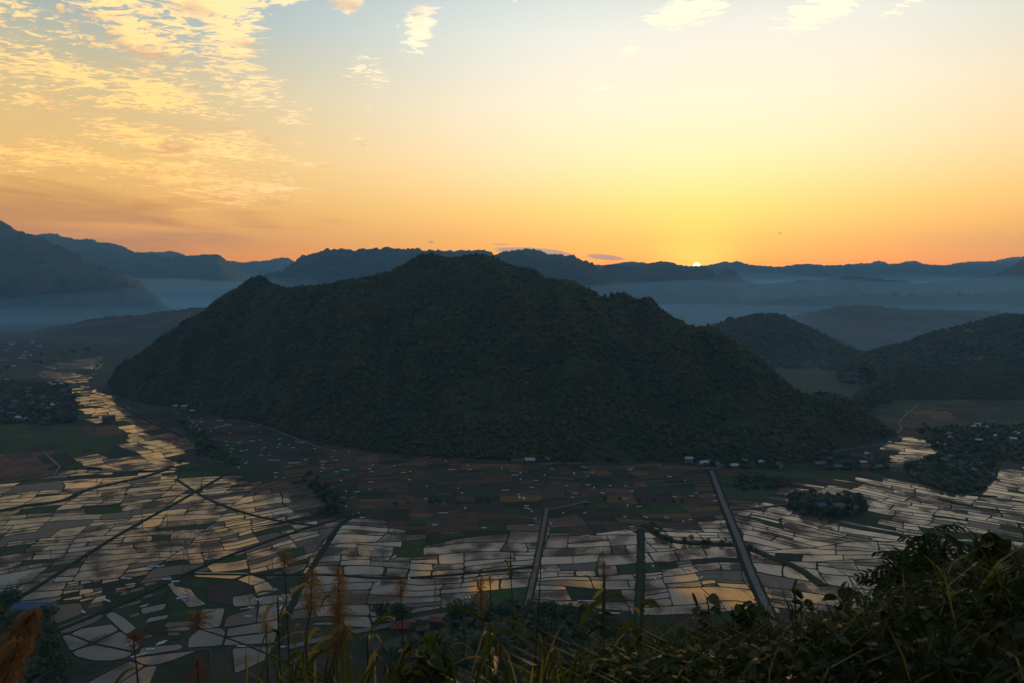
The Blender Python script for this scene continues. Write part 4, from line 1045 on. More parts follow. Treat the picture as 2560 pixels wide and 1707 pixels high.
NEAR_T = [(486, 1210, .6, 0), (470, 1225, .6, 1), (400, 1335, 0, 3), (385, 1330, 0, 3), (352, 1300, .1, 3), (245, 1378, -.5, 1), (192, 1405, -.6, 0), (418, 1372, .6, 3), (425, 1362, -.6, 0), (585, 1333, 1.4, 2), (592, 1334, 1.4, 2), (600, 1334, 1.4, 2), (625, 1352, 1.2, 2), (632, 1354, 1.2, 2),
          (590, 1377, 1.2, 2), (597, 1378, 1.2, 2), (640, 1376, 1.4, 2), (646, 1376, 1.4, 2), (645, 1395, 1.5, 0), (572, 1395, .9, 2), (580, 1396, .9, 2), (570, 1415, 0, 0), (640, 1438, 1.5, 0), (300, 1480, .7, 0), (345, 1491, .05, 0), (318, 1505, .6, 1), (368, 1478, .7, 0), (373, 1474, .7, 0),
          (560, 1484, 0, 1), (640, 1485, 0, 1), (370, 1300, .7, 0), (330, 1290, .2, 1), (290, 1328, -.2, 1), (940, 1328, 1.3, 0), (868, 1340, 1.3, 0), (1070, 1372, 1.5, 2), (1078, 1372, 1.5, 2), (905, 1278, 1.2, 0), (890, 1283, 1.4, 0), (972, 1290, 1.2, 2), (1080, 1298, 1.2, 2), (1150, 1325, -1.1, 0),
          (1345, 1318, 1.2, 0), (1352, 1318, 1.2, 0), (1500, 1300, 1.5, 2), (1505, 1330, 1.5, 2), (1425, 1352, 0, 4), (1350, 1380, -.05, 4), (1400, 1408, -.05, 4), (1465, 1412, 1.5, 0), (1460, 1428, 1.5, 0), (1620, 1278, -.9, 1), (1580, 1308, -.8, 0), (1610, 1326, .8, 0), (1660, 1295, 0, 3),
          (1735, 1320, .1, 0), (1560, 1345, .3, 0), (1238, 1255, 1.3, 0), (1345, 1230, .3, 1), (1245, 1310, 1.4, 1)]
for vx, vy, rz, k in NEAR_T:
    x, y = ground(vx, vy)
    tunnel(x, y, rz, k, 'plastic-covered seedbed lying along a bank between flooded fields', 'seedbed tunnels between the flooded fields')

mottled('pole_concrete', (.10, .095, .09), (.14, .13, .12), 1.0)
mottled('steel', (.09, .09, .10), (.12, .12, .13), 1.0, rough=.5, spec=.5)
def pole(vx, vy, h, label):
    x, y = ground(vx, vy)
    e = bpy.data.objects.new('utility_pole', None); link(e); e.location = (x, y, 0); tag(e, label, 'utility pole', 'utility poles across the fields')
    e.rotation_euler = (0, 0, random.uniform(-.3, .3))
    obj('post', mesh_py('post', *tube([(0, 0, -.5), (0, 0, h)], [.34, .22], 7), MATS['pole_concrete']), e)
    for z in (h - .5, h - 1.9):
        a = obj('crossarm', mesh_py('crossarm', *tube([(-1.6, 0, z), (1.6, 0, z)], [.11, .11], 4), MATS['steel']), e)
        for s in (-1.45, 0, 1.45):
            obj('insulator', mesh_py('insulator', *tube([(s, 0, z), (s, 0, z + .2), (s, 0, z + .5)], [.07, .14, .05], 6), MATS['plaster']), a)
for vx, vy, h in ((393, 1272, 22), (365, 1258, 17), (573, 1360, 26), (627, 1352, 26), (385, 1215, 17), (327, 1205, 17), (730, 1258, 17), (118, 1300, 16), (880, 1282, 18), (1385, 1300, 18), (222, 1108, 20), (1000, 1370, 20)):
    pole(vx, vy, h, 'thin concrete utility pole standing among the flooded fields')
def pylon(vx, vy, h):
    x, y = ground(vx, vy); e = bpy.data.objects.new('pylon', None); link(e); e.location = (x, y, 0); e.rotation_euler = (0, 0, .4)
    tag(e, 'steel lattice pylon at the edge of the green plots', 'pylon')
    W = lambda z: 2.9 * (1 - z / h) ** 1.2 + .45
    for sx, sy in ((1, 1), (1, -1), (-1, 1), (-1, -1)):
        zs = [h * i / 6 for i in range(7)]
        obj('leg', mesh_py('leg', *tube([(sx * W(z), sy * W(z), z) for z in zs], [.16] * 7, 4), MATS['steel']), e)
    zs = [h * (1 - (1 - i / 8) ** 1.1) for i in range(9)]
    for a, b in zip(zs, zs[1:]):
        for (p, q) in (((1, 1), (1, -1)), ((1, -1), (-1, -1)), ((-1, -1), (-1, 1)), ((-1, 1), (1, 1))):
            for u, w in ((p, q), (q, p)):
                obj('brace', mesh_py('brace', *tube([(u[0] * W(a), u[1] * W(a), a), (w[0] * W(b), w[1] * W(b), b)], [.08, .08], 4), MATS['steel']), e)
    for z, L in ((h * .72, 4.2), (h * .84, 3.6), (h * .95, 2.8)):
        obj('crossarm', mesh_py('crossarm', *merge([tube([(-L, 0, z), (0, 0, z + .9), (L, 0, z)], [.08, .12, .08], 4), tube([(-L, 0, z - .01), (L, 0, z - .01)], [.09, .09], 4)]), MATS['steel']), e)
pylon(428, 1312, 27)
# ------------------------------------------------------------------ the slope at the viewpoint
leaf_mat('leaf_dark', [(.010, .019, .005), (.017, .028, .007), (.014, .022, .008)], rough=.65, spec=.2, trans=.30, per_instance=False)
leaf_mat('leaf_bright', [(.026, .044, .007), (.040, .056, .010), (.032, .050, .009)], rough=.5, spec=.35, trans=.40, per_instance=False)
leaf_mat('leaf_yellow', [(.10, .09, .03), (.14, .12, .045), (.08, .085, .025)], rough=.55, spec=.3, trans=.45, per_instance=False)
leaf_mat('plume_gold', [(.15, .105, .060), (.13, .085, .048), (.18, .125, .072)], rough=.8, spec=.1, trans=.6, per_instance=False)
leaf_mat('plume_rust', [(.10, .040, .018), (.12, .048, .020), (.09, .042, .020)], rough=.8, spec=.1, trans=.4, per_instance=False)
mottled('stem_green', (.045, .055, .018), (.075, .075, .028), 20.0, rough=.7)
mottled('stem_dark', (.03, .024, .016), (.05, .04, .025), 20.0, rough=.8)
mottled('slope_soil', (.030, .026, .016), (.045, .04, .022), 2.0, (.02, .03, .012))

def slope_z(x, y):
    x = np.asarray(x, float); y = np.asarray(y, float)
    t = np.clip((-x - .8) / 1.7, 0, 1); m = .615 + .05 * np.clip(.6 - x, 0, 1) + .30 * t * t * (3 - 2 * t) + .06 * np.clip(x - .3, 0, 1)
    z = 238.35 - m * np.clip(y - 2.5, 0, 12) - .76 * np.maximum(y - 14.5, 0) + .22 * np.clip(x - .2, 0, 4) * np.clip((y - 1) / 2, 0, 1) * np.clip((40 - y) / 25, 0, 1)
    z = np.where(y < 0, 238.35 - .25 * y, z)
    return z + .12 * pnoise(x / 1.3, y / 1.3) + np.clip(np.abs(y) / 60, 0, 1) * 4 * pnoise(x / 40, y / 40)
sx_ = np.unique(np.concatenate([np.linspace(-420, 420, 43), np.linspace(-12, 14, 66)])); sy_ = np.unique(np.concatenate([np.linspace(-40, 340, 39), np.linspace(-2, 18, 50)]))
SX, SY = np.meshgrid(sx_, sy_); SZ = slope_z(SX, SY)
ii = (np.arange(len(sy_) - 1)[:, None] * len(sx_) + np.arange(len(sx_) - 1)[None, :]).ravel(); n_ = len(sx_)
hs = obj('hillside', mesh_np('hillside', np.stack([SX, SY, SZ], -1).reshape(-1, 3), np.stack([ii, ii + 1, ii + 1 + n_, ii + n_], 1), smooth=True, mat=MATS['slope_soil'])); hs['kind'] = 'structure'
def near(px, py, D):
    """point at D metres along the view of a photo pixel"""
    d = ray(px, py); L = math.sqrt(sum(c * c for c in d)); return Vector((d[0] * D / L, d[1] * D / L, H + d[2] * D / L))
def foot(p, lean=(0, 0)):
    x, y = p.x + lean[0], p.y + lean[1]
    return Vector((x, y, float(slope_z(x, y)) - .05))

def bezier(a, b, c, n):
    return [a * (1 - t) ** 2 + b * 2 * t * (1 - t) + c * t * t for t in (i / n for i in range(n + 1))]
def blade(base, tip, width, sag, mat, n=7, side=None):
    """a long arching leaf with a raised midrib fold"""
    base = Vector(base); tip = Vector(tip); mid = (base + tip) / 2 + Vector((0, 0, sag))
    path = bezier(base, mid, tip, n); v, f = [], []
    t0 = (tip - base); s = side or t0.cross(Vector((.2, 1, .3))); s = Vector(s).normalized()
    for i, p in enumerate(path):
        t = i / n; w = width * (math.sin(math.pi * min(1, .12 + t * .9)) ** .7) * (1 if t < .98 else .1)
        v += [p - s * w / 2, p + Vector((0, 0, -.18 * w)), p + s * w / 2]
        if i:
            k = (i - 1) * 3; f += [(k, k + 1, k + 4, k + 3), (k + 1, k + 2, k + 5, k + 4)]
    return mesh_py('leaf', v, f, MATS[mat], smooth=True)
def local(me, o): 
    me.transform(Matrix.Translation(-Vector(o))); return me
def plume_mesh(top, axis, length, radius, droop, n, mat, seed, shape='oval', wd=.0011):
    """a seed head: fine drooping threads set round a short axis"""
    rs = random.Random(seed); v, f = [], []
    axis = Vector(axis).normalized()
    for i in range(int(n * .7)):
        t = rs.random(); root = Vector(top) - axis * length * t
        prof = {'oval': math.sin(math.pi * (.12 + .80 * t)), 'spike': .35 + .65 * math.sin(math.pi * (.1 + .8 * t)), 'fan': .25 + .75 * t, 'ball': math.sqrt(max(0, 1 - (2 * t - 1) ** 2)) * .9 + .1}[shape]
        a = rs.uniform(0, 6.283); out = Vector((math.cos(a), math.sin(a), rs.uniform(-.1, .9)))
        L = radius * prof * rs.uniform(.6, 1.25)
        p1 = root + out.normalized() * L * .55 + Vector((0, 0, .02 * L)); p2 = root + out.normalized() * L + Vector((droop[0] * L, droop[1] * L, -droop[2] * L))
        s = out.cross(Vector((rs.gauss(0, 1), rs.gauss(0, 1), rs.gauss(0, 1)))).normalized() * wd * rs.uniform(.7, 1.6)
        k = len(v); v += [root - s * .4, root + s * .4, p1 - s, p1 + s, p2 - s * .5, p2 + s * .5]; f += [(k, k + 1, k + 3, k + 2), (k + 2, k + 3, k + 5, k + 4)]
    return mesh_py('plume', v, f, MATS[mat])
SEED = [100]
def reed(px, py, D, plen, prad, label, shape='oval', mat='plume_gold', n=420, droop=(.1, -.05, .35), lean=(0, 0), axis=(0, 0, 1), leaves=3, stem_r=.006, leafmat='leaf_bright'):
    """a plumed grass: stem from the ground, a few long leaves, a feathery head"""
    SEED[0] += 1; rs = random.Random(SEED[0])
    n = int(n * .6)
    top = near(px, py, D) + Vector(axis).normalized() * plen / 2
    b = foot(top, lean)
    e = bpy.data.objects.new('plume_grass', None); link(e); e.location = b; tag(e, label, 'plume grass', 'plumed grasses on the slope edge')
    bend = Vector((b.x * .4 + top.x * .6, b.y * .4 + top.y * .6, (b.z + top.z) / 2 + .1))
    path = bezier(b, bend, top - Vector(axis).normalized() * plen * .9, 8) + [top]
    obj('stem', local(mesh_py('stem', *tube(path, [stem_r * (1 - .65 * i / len(path)) for i in range(len(path))], 5), MATS['stem_green' if rs.random() < .6 else 'stem_dark'], smooth=True), b), e)
    obj('plume', local(plume_mesh(top, axis, plen, prad, droop, n, mat, SEED[0], shape), b), e)
    for i in range(leaves):
        q = path[rs.randint(3, 7)]; a = rs.uniform(0, 6.28); L = rs.uniform(.22, .5)
        tip = q + Vector((math.cos(a) * L * .8, math.sin(a) * L * .5, rs.uniform(-.30, .12)))
        obj('leaf', local(blade(q, tip, rs.uniform(.010, .02), rs.uniform(.1, .22), leafmat if rs.random() < .7 else 'leaf_yellow'), b), e)
    return e
reed(52, 1612, 2.1, .17, .048, 'thick golden-brown drooping plume nearest the blue hall', 'spike', n=1500, droop=(-.35, 0, .7), lean=(-.3, -.1), axis=(.35, .1, .9), leaves=1, stem_r=.008)
reed(14, 1692, 2.0, .16, .05, 'brown bushy plume low beside the thick drooping one', 'spike', n=1100, droop=(-.3, 0, .8), lean=(-.3, -.1), axis=(.3, .1, .9), leaves=1, stem_r=.008, mat='plume_gold')
reed(711, 1397, 4.4, .085, .062, 'round orange tuft highest above the flooded fields', 'ball', n=420, lean=(.02, 0))
reed(495, 1553, 3.4, .075, .07, 'spiky orange tuft leaning over the fields', 'ball', n=380, lean=(.9, .1), droop=(.1, 0, .25), leaves=2)
reed(334, 1600, 4.0, .08, .055, 'small rust tuft above the round mud field', 'ball', mat='plume_rust', n=340, lean=(.02, 0), leaves=1)
reed(665, 1567, 4.6, .06, .05, 'thin pale tuft beside the tall leafy stalk', 'ball', n=220, lean=(.0, 0), leaves=1)
reed(779, 1482, 3.6, .22, .065, 'tall golden feathery plume beside the path', 'spike', n=900, droop=(.15, 0, .45), lean=(-.1, 0), axis=(.05, 0, 1))
reed(847, 1468, 3.7, .20, .06, 'second tall golden plume, paler and looser', 'spike', n=760, droop=(.15, 0, .45), lean=(.02, 0))
reed(845, 1535, 3.5, .12, .075, 'bushy orange plume under the tall ones', 'ball', n=720, droop=(.2, 0, .5), lean=(-.05, 0))
reed(852, 1600, 3.3, .13, .075, 'drooping brown plume low among the green blades', 'spike', n=760, droop=(-.25, 0, .75), lean=(-.15, 0), axis=(.3, 0, .9))
reed(1002, 1470, 4.2, .10, .06, 'soft golden tuft above the ploughed strips', 'ball', n=460, lean=(.02, 0))
reed(1203, 1495, 3.4, .20, .030, 'narrow golden spike before the dark wood', 'spike', n=620, droop=(0, 0, .2), lean=(.02, 0))
reed(1226, 1452, 3.6, .05, .035, 'small fan-shaped seed head beside the golden spike', 'fan', n=120, lean=(.0, 0), droop=(0, 0, -.6))
reed(1276, 1402, 4.0, .12, .05, 'loose feathery seed head against the pale fields', 'fan', n=90, lean=(.05, 0), leaves=2)
reed(1352, 1415, 4.2, .10, .05, 'loose seed head crossing the straight dirt road', 'fan', n=90, lean=(-.05, 0), leaves=1)
reed(1252, 1640, 3.4, .14, .075, 'reddish feathery panicle before the dark wood', 'fan', mat='plume_rust', n=200, lean=(-.05, 0), droop=(.2, 0, .6), leaves=2)
reed(1360, 1616, 3.8, .12, .06, 'rusty panicle east of the reddish one', 'fan', mat='plume_rust', n=150, lean=(.02, 0), droop=(.2, 0, .6), leaves=1)
reed(494, 1680, 3.0, .10, .08, 'wide rust tuft at the lower edge', 'fan', mat='plume_rust', n=240, lean=(.0, 0), droop=(.1, 0, .3), leaves=1)
reed(1510, 1425, 4.0, .10, .018, 'dark slender spike on the tallest leafy stalk', 'spike', mat='plume_rust', n=160, lean=(-.02, 0), droop=(0, 0, -.2), leaves=0)

def stalk(px, py, D, leaves, label, lean=(0, 0), r=.009):
    """a tall grass stalk whose long leaves are given as (height fraction, tip pixel, width)"""
    top = near(px, py, D); b = foot(top, lean)
    e = bpy.data.objects.new('tall_grass_stalk', None); link(e); e.location = b; tag(e, label, 'grass stalk', 'leafy stalks on the slope edge')
    path = bezier(b, (b + top) / 2 + Vector((0, 0, .05)), top, 9)
    obj('stem', local(mesh_py('stem', *tube(path, [r * (1 - .6 * i / 10) for i in range(10)], 6), MATS['stem_green'], smooth=True), b), e)
    for h_, tx, ty, w, sag, mt in leaves:
        q = path[min(9, int(h_ * 9))]; tip = near(tx, ty, D + random.uniform(-.25, .25))
        obj('leaf', local(blade(q, tip, w, sag, mt), b), e)
stalk(1512, 1440, 3.6, [(.86, 1440, 1585, .030, .10, 'leaf_bright'), (.80, 1570, 1500, .026, .06, 'leaf_bright'), (.72, 1548, 1562, .024, .05, 'leaf_dark'), (.90, 1480, 1500, .02, .02, 'leaf_yellow'), (.62, 1440, 1640, .03, .1, 'leaf_dark')], 'tall leafy stalk topped by a dark spike')
stalk(1604, 1490, 3.4, [(.92, 1655, 1525, .036, .06, 'leaf_bright'), (.88, 1580, 1520, .02, .03, 'leaf_yellow'), (.75, 1530, 1615, .034, .10, 'leaf_bright'), (.62, 1525, 1635, .03, .12, 'leaf_bright'), (.9, 1612, 1440, .014, .0, 'leaf_dark'), (.5, 1660, 1640, .03, .12, 'leaf_bright')], 'tall stalk with broad upswept leaves beside the straight canal')
stalk(694, 1490, 3.6, [(.9, 650, 1590, .018, .14, 'leaf_yellow'), (.85, 722, 1485, .012, .02, 'leaf_bright'), (.7, 646, 1640, .02, .14, 'leaf_dark'), (.8, 740, 1565, .016, .12, 'leaf_yellow')], 'slender stalk with one curling leaf above the green dyke')
stalk(765, 1600, 3.2, [(.95, 735, 1580, .014, .14, 'leaf_yellow'), (.9, 812, 1590, .016, .12, 'leaf_yellow'), (.8, 700, 1700, .016, .12, 'leaf_bright')], 'short stalk with pale arching leaves')
stalk(918, 1590, 3.4, [(.95, 955, 1610, .018, .10, 'leaf_yellow'), (.9, 878, 1600, .012, .08, 'leaf_bright'), (.75, 960, 1660, .02, .1, 'leaf_yellow'), (.85, 925, 1585, .014, .05, 'leaf_bright')], 'green stalk with pale leaf tips above the road village')
stalk(1225, 1560, 3.2, [(.95, 1205, 1590, .016, .03, 'leaf_bright'), (.9, 1232, 1590, .012, .02, 'leaf_yellow'), (.82, 1205, 1640, .018, .05, 'leaf_bright'), (.86, 1245, 1580, .016, .02, 'leaf_bright'), (.7, 1195, 1700, .02, .04, 'leaf_bright')], 'upright reedy stalk with bright blades before the dark wood')
stalk(1240, 1600, 3.0, [(.95, 1226, 1640, .014, .03, 'leaf_yellow'), (.9, 1262, 1630, .018, .05, 'leaf_bright'), (.8, 1240, 1690, .02, .05, 'leaf_bright')], 'second reedy stalk close to the upright one')
stalk(1530, 1680, 3.0, [(.95, 1605, 1670, .026, .04, 'leaf_yellow'), (.9, 1470, 1660, .02, .08, 'leaf_bright')], 'low stalk with one glowing yellow leaf')
def tuft(px, py, D, n, label, mats=('leaf_bright', 'leaf_bright', 'leaf_yellow', 'leaf_dark'), L=.24, w=.007):
    c = foot(near(px, py, D)); c.z = near(px, py, D).z
    e = bpy.data.objects.new('grass_tuft', None); link(e); e.location = c; tag(e, label, 'grass', 'grass tufts on the slope edge')
    for i in range(int(n * .7)):
        a = random.uniform(0, 6.28); l = L * random.uniform(.5, 1.15)
        tip = c + Vector((math.cos(a) * l * random.uniform(.3, .9), math.sin(a) * l * .5, l * random.uniform(.15, .9)))
        obj('leaf', local(blade(c + Vector((random.gauss(0, .02), random.gauss(0, .02), -.3)), tip, w * random.uniform(.7, 1.4), .16, random.choice(mats), n=5), c), e)
    g_ = Vector((c.x, c.y, float(slope_z(c.x, c.y)) - .05))
    obj('stem', local(mesh_py('stem', *tube([g_, c + Vector((0, 0, -.2))], [.012, .006], 5), MATS['stem_green']), c), e)
for px, py, D, n, lab in ((720, 1700, 2.8, 10, 'bright grass tuft under the drooping plume'), (800, 1690, 2.7, 16, 'thick bright grass tuft under the bushy orange plume'), (870, 1700, 2.6, 20, 'dense green tuft at the lower edge beside the broad-leaved bush'), (950, 1705, 2.8, 14, 'sparse tuft at the lower edge left of the broad-leaved bush'),
                          (1150, 1700, 2.8, 16, 'tuft with pale tips below the reddish panicle'), (1300, 1695, 2.8, 18, 'tuft with long blades below the dark wood'), (1340, 1705, 2.6, 16, 'shorter tuft next to the long-bladed one'), (620, 1705, 2.9, 12, 'small tuft at the lower edge under the slender stalk'), (1420, 1690, 2.8, 18, 'grassy tuft where the undergrowth begins')):
    tuft(px, py, D, n, lab)

# ------------------------------------------------------------------ leafy bushes
def leaf_shape(kind, size):
    """one flat leaf folded along its midrib, pointing along +x"""
    if kind == 'heart': out = [(0, 0), (-.08, .30), (.12, .46), (.40, .44), (.70, .24), (1.0, 0)]
    elif kind == 'lance': out = [(0, 0), (.12, .12), (.35, .19), (.6, .16), (.85, .07), (1.05, 0)]
    else: out = [(0, 0), (.10, .22), (.32, .36), (.58, .34), (.82, .18), (1.0, 0)]
    v, f = [], []
    for x, y in out: v.append((x * size, 0, -.10 * size * math.sin(x * 3) - .12 * size * x * x))
    n = len(out)
    for s in (1, -1):
        k = len(v)
        for x, y in out[1:-1]: v.append((x * size, s * y * size, .10 * size * y * 2 - .12 * size * x * x))
        m = len(out) - 2
        for i in range(m - 1): q = (i + 1, i + 2, k + i + 1, k + i); f.append(q if s > 0 else q[::-1])
        f.append((0, 1, k) if s > 0 else (k, 1, 0)); f.append((n - 2, n - 1, k + m - 1) if s > 0 else (k + m - 1, n - 1, n - 2))
    return v, f
def frond_mesh(L, pairs, size, mat, seed):
    """a feathered leaf: leaflets joined to one rib"""
    rs = random.Random(seed); v, f = [], []
    rib = [Vector((L * i / pairs, 0, -.25 * L * (i / pairs) ** 2)) for i in range(pairs + 1)]
    tv, tf = tube(rib, [.0035] * (pairs + 1), 4); v += [Vector(q) for q in tv]; f += list(tf)
    for i in range(1, pairs + 1):
        for s in (1, -1):
            lv, lf = leaf_shape('lance', size * (1 - .35 * abs(i / pairs - .5)))
            R = Matrix.Translation(rib[i]) @ Matrix.Rotation(s * rad(rs.uniform(48, 70)), 4, 'Z') @ Matrix.Rotation(rad(rs.uniform(10, 40)), 4, 'Y')
            k = len(v); v += [R @ Vector(q) for q in lv]
            f += [tuple(j + k for j in q) for q in lf]; f.append((i * 4, i * 4 + 1, k))
    return mesh_py('leaf', v, f, MATS[mat], smooth=False)
LEAVES = {('heart', 'leaf_dark'): None}
def leaf_me(kind, mat):
    if LEAVES.get((kind, mat)) is None: LEAVES[(kind, mat)] = mesh_py('leaf', *leaf_shape(kind, 1.0), MATS[mat])
    return LEAVES[(kind, mat)]
def bush(px, py, D, tips, size, kind, mats, label, per=9, name='bush', cat='bush', spread=.16, dark_stem=True):
    """branches rise from one root to the given tip pixels and carry single leaves"""
    c = near(px, py, D); b = foot(c)
    e = bpy.data.objects.new(name, None); link(e); e.location = b; tag(e, label, cat)
    for tx, ty, dd in tips:
        tip = near(tx, ty, D + dd); mid = (b + tip) / 2 + Vector((random.gauss(0, .08), random.gauss(0, .08), .18))
        path = bezier(b, mid, tip, 8)
        obj('branch', local(mesh_py('branch', *tube(path, [.010 * (1 - .75 * i / 8) for i in range(9)], 5), MATS['stem_dark' if dark_stem else 'stem_green']), b), e)
        for i in range(per):
            t = .45 + .55 * (i + random.random()) / per; k = min(7, int(t * 8)); q = path[k].lerp(path[k + 1], t * 8 - k)
            s = size * random.uniform(.65, 1.25)
            lo = obj('leaf', leaf_me(kind, random.choice(mats)), e)
            lo.location = q - b + Vector((random.gauss(0, 1), random.gauss(0, 1), random.gauss(0, 1))) * size * .25
            lo.rotation_euler = (random.gauss(0, .5), random.uniform(.1, 1.1), random.uniform(0, 6.28)); lo.scale = (s, s, s)
def feather_bush(px, py, D, tips, label, L=.28, pairs=8, size=.075, per=7):
    c = near(px, py, D); b = foot(c)
    e = bpy.data.objects.new('feather_leaved_shrub', None); link(e); e.location = b; tag(e, label, 'shrub')
    kinds = [frond_mesh(L, pairs, size, 'leaf_dark', s) for s in range(4)]
    for tx, ty, dd in tips:
        tip = near(tx, ty, D + dd); mid = (b + tip) / 2 + Vector((random.gauss(0, .12), random.gauss(0, .1), .25))
        path = bezier(b, mid, tip, 8)
        obj('branch', local(mesh_py('branch', *tube(path, [.018 * (1 - .8 * i / 8) for i in range(9)], 5), MATS['stem_dark']), b), e)
        for i in range(per):
            t = .5 + .5 * (i + random.random()) / per; k = min(7, int(t * 8)); q = path[k].lerp(path[k + 1], t * 8 - k)
            lo = obj('leaf', random.choice(kinds), e); lo.location = q - b
            s = random.uniform(.75, 1.2); lo.scale = (s, s, s); lo.rotation_euler = (random.gauss(0, .35), random.uniform(-.25, .7), i * 2.4 + random.uniform(-.5, .5))
bush(1065, 1700, 3.0, [(1040, 1610, 0), (1075, 1590, .1), (1005, 1650, -.1), (1095, 1640, 0), (1050, 1660, -.2), (1020, 1690, 0), (1090, 1690, .1)], .062, 'oval', ['leaf_dark', 'leaf_dark', 'leaf_bright'], 'broad-leaved bush with drooping leaves before the road village', per=11)
bush(1790, 1620, 4.4, [(1762, 1485, 0), (1770, 1540, 0), (1755, 1520, .1)], .085, 'heart', ['leaf_dark', 'leaf_dark', 'leaf_bright'], 'thin sprig of heart-shaped leaves beside the long road', per=5, name='sprig', cat='sprig')
bush(1850, 1640, 4.6, [(1830, 1515, 0), (1870, 1500, .1), (1900, 1520, 0), (1850, 1550, .2), (1810, 1560, 0)], .085, 'heart', ['leaf_dark', 'leaf_dark', 'leaf_bright'], 'leafy sprigs in front of the lower end of the long road', per=8, name='sprig', cat='sprig')
bush(2010, 1620, 5.0, [(1985, 1455, 0), (1970, 1500, .1), (2015, 1510, 0), (2030, 1550, .1)], .06, 'oval', ['leaf_dark'], 'spindly twiggy sprig rising above the undergrowth', per=7, name='sprig', cat='sprig')
bush(2120, 1600, 5.0, [(2120, 1455, 0), (2140, 1490, .1), (2100, 1500, 0)], .10, 'heart', ['leaf_dark', 'leaf_bright'], 'sprig of large heart-shaped leaves below the feathered shrub', per=6, name='sprig', cat='sprig')
feather_bush(2330, 1640, 5.6, [(2330, 1318, 0), (2300, 1350, .2), (2370, 1335, -.1), (2195, 1400, 0), (2235, 1420, .1), (2270, 1400, 0), (2340, 1400, .2), (2390, 1390, 0), (2310, 1450, -.1), (2260, 1470, .1)], 'dark feather-leaved shrub standing out against the flooded fields', per=9)
bush(2480, 1640, 5.2, [(2455, 1335, 0), (2480, 1365, .1), (2430, 1375, 0), (2500, 1390, .1), (2540, 1380, 0), (2410, 1420, .1), (2460, 1430, 0), (2560, 1420, 0), (2520, 1450, .2)], .13, 'heart', ['leaf_dark', 'leaf_dark', 'leaf_bright'], 'large-leaved bush beside the feathered shrub', per=13)
bush(2540, 1700, 4.2, [(2540, 1480, 0), (2480, 1500, .1), (2440, 1520, 0), (2580, 1500, 0), (2400, 1560, .1), (2500, 1560, 0), (2560, 1580, 0), (2450, 1600, 0)], .09, 'oval', ['leaf_dark'], 'dense dark bush filling the lower corner', per=22)
bush(2250, 1700, 4.6, [(2240, 1500, 0), (2180, 1520, .1), (2300, 1520, 0), (2340, 1560, 0), (2200, 1570, .1), (2270, 1590, 0), (2140, 1570, 0)], .075, 'oval', ['leaf_dark', 'leaf_dark', 'leaf_bright'], 'rounded dark bush below the feathered shrub', per=22)
bush(1980, 1700, 4.2, [(1960, 1580, 0), (2040, 1570, .1), (1900, 1600, 0), (2080, 1600, 0), (2000, 1640, 0), (1930, 1660, 0)], .06, 'oval', ['leaf_dark', 'leaf_bright'], 'small-leaved bush under the twiggy sprig', per=20)
bush(1720, 1720, 4.0, [(1700, 1640, 0), (1760, 1620, .1), (1650, 1660, 0), (1800, 1650, 0), (1740, 1690, 0)], .05, 'oval', ['leaf_dark', 'leaf_bright', 'leaf_dark'], 'low bush at the near end of the undergrowth', per=20)
bush(1400, 1560 + 140, 3.6, [(1330, 1690, 0), (1500, 1660, 0), (1450, 1680, 0), (1560, 1650, .1)], .04, 'oval', ['leaf_dark', 'leaf_bright'], 'scrubby green bush under the tall stalks', per=22)

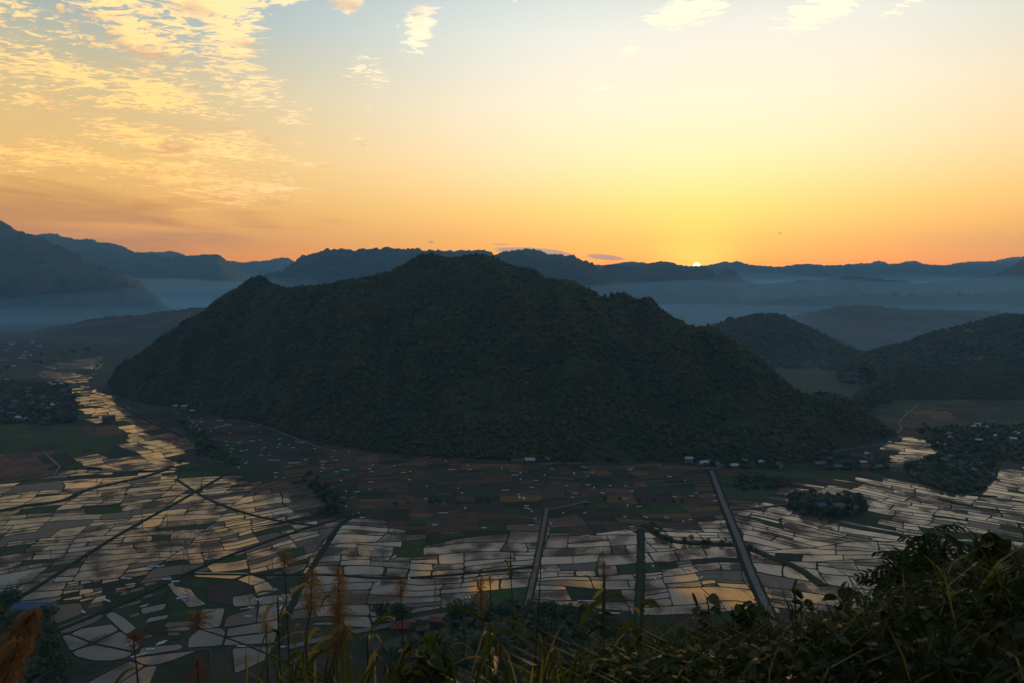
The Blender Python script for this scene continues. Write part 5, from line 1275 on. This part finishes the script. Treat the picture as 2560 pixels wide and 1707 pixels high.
# tangled ground cover over the rising part of the slope
def undergrowth():
    rs = random.Random(5); v, f, idx = [], [], []
    names = ['leaf_dark', 'leaf_bright', 'leaf_yellow', 'plume_rust']
    k = 0
    for _ in range(52000):
        y = 1.7 + 9.2 * rs.random() ** 1.3; x = rs.uniform(-.36, .84) * y
        z0 = float(0)
        v.append((x, y)); 
    P_ = np.array(v); Z = slope_z(P_[:, 0], P_[:, 1])
    hgt = (.06 + .26 * np.clip(fbm(P_[:, 0] / 1.1, P_[:, 1] / 1.1, 3) + .5, 0, 1.2)) * np.clip(P_[:, 0] / P_[:, 1] * 1.6 + .62, .25, 1)
    vv, ff = [], []
    for (x, y), z, h in zip(P_, Z, hgt):
        zz = z + h * rs.random() ** .45
        if rs.random() < .72:
            s = rs.uniform(.025, .07); d = Vector((rs.gauss(0, 1), rs.gauss(0, 1), rs.gauss(-.2, .6))).normalized(); u = d.cross(Vector((rs.gauss(0, .4), rs.gauss(0, .4), 1))).normalized()
            c = Vector((x, y, zz)); k = len(vv)
            vv += [c, c + d * s * .5 + u * s * .34, c + d * s, c + d * s * .5 - u * s * .34]; ff.append((k, k + 1, k + 2, k + 3))
            idx.append(0 if rs.random() < .86 else 1)
        else:
            L = rs.uniform(.12, .38); a = rs.uniform(0, 6.28); c = Vector((x, y, zz - .12)); d = Vector((math.cos(a) * .5, math.sin(a) * .5, 1)).normalized(); u = d.cross(Vector((1, .2, 0))).normalized() * .005
            m = c + d * L * .6; t = c + d * L + Vector((math.cos(a) * L * .3, 0, -.1 * L)); k = len(vv)
            vv += [c - u, c + u, m + u, m - u, t]; ff += [(k, k + 1, k + 2, k + 3), (k + 3, k + 2, k + 4)]
            mi = rs.choices((0, 1, 2, 3), (.82, .14, .04, 0))[0]; idx += [mi, mi]
    o = obj('undergrowth', mesh_py('undergrowth', vv, ff, mats=[MATS[n] for n in names], idx=idx)); tag(o, 'tangled dark undergrowth of leaves and grass on the rising slope', kind='stuff')
undergrowth()
# ------------------------------------------------------------------ tell alike things apart by their place where the group is small
NUM = ['', 'one', 'two', 'three', 'four', 'five', 'six', 'seven', 'eight', 'nine', 'ten', 'eleven', 'twelve']
ORD = ['', '', 'second', 'third', 'fourth', 'fifth', 'sixth', 'seventh', 'eighth', 'ninth', 'tenth', 'eleventh', 'twelfth']
def single_out():
    by = {}
    for o in col.objects:
        if o.parent is None and o.get('label') and o.get('category'): by.setdefault(o['label'], []).append(o)
    for lab, lst in by.items():
        n = len(lst)
        if n < 2 or n > 12: continue
        lst.sort(key=lambda o: project(o.location.x, o.location.y, o.location.z)[0])
        for i, o in enumerate(lst):
            w = 'leftmost' if i == 0 else 'rightmost' if i == n - 1 else f'{ORD[i + 1]} from left'
            o['label'] = f'{w}: {lab}' if len((w + ' ' + lab).replace('-', ' ').split()) <= 16 else f'{w}: ' + ' '.join(lab.split()[:12])
single_out()
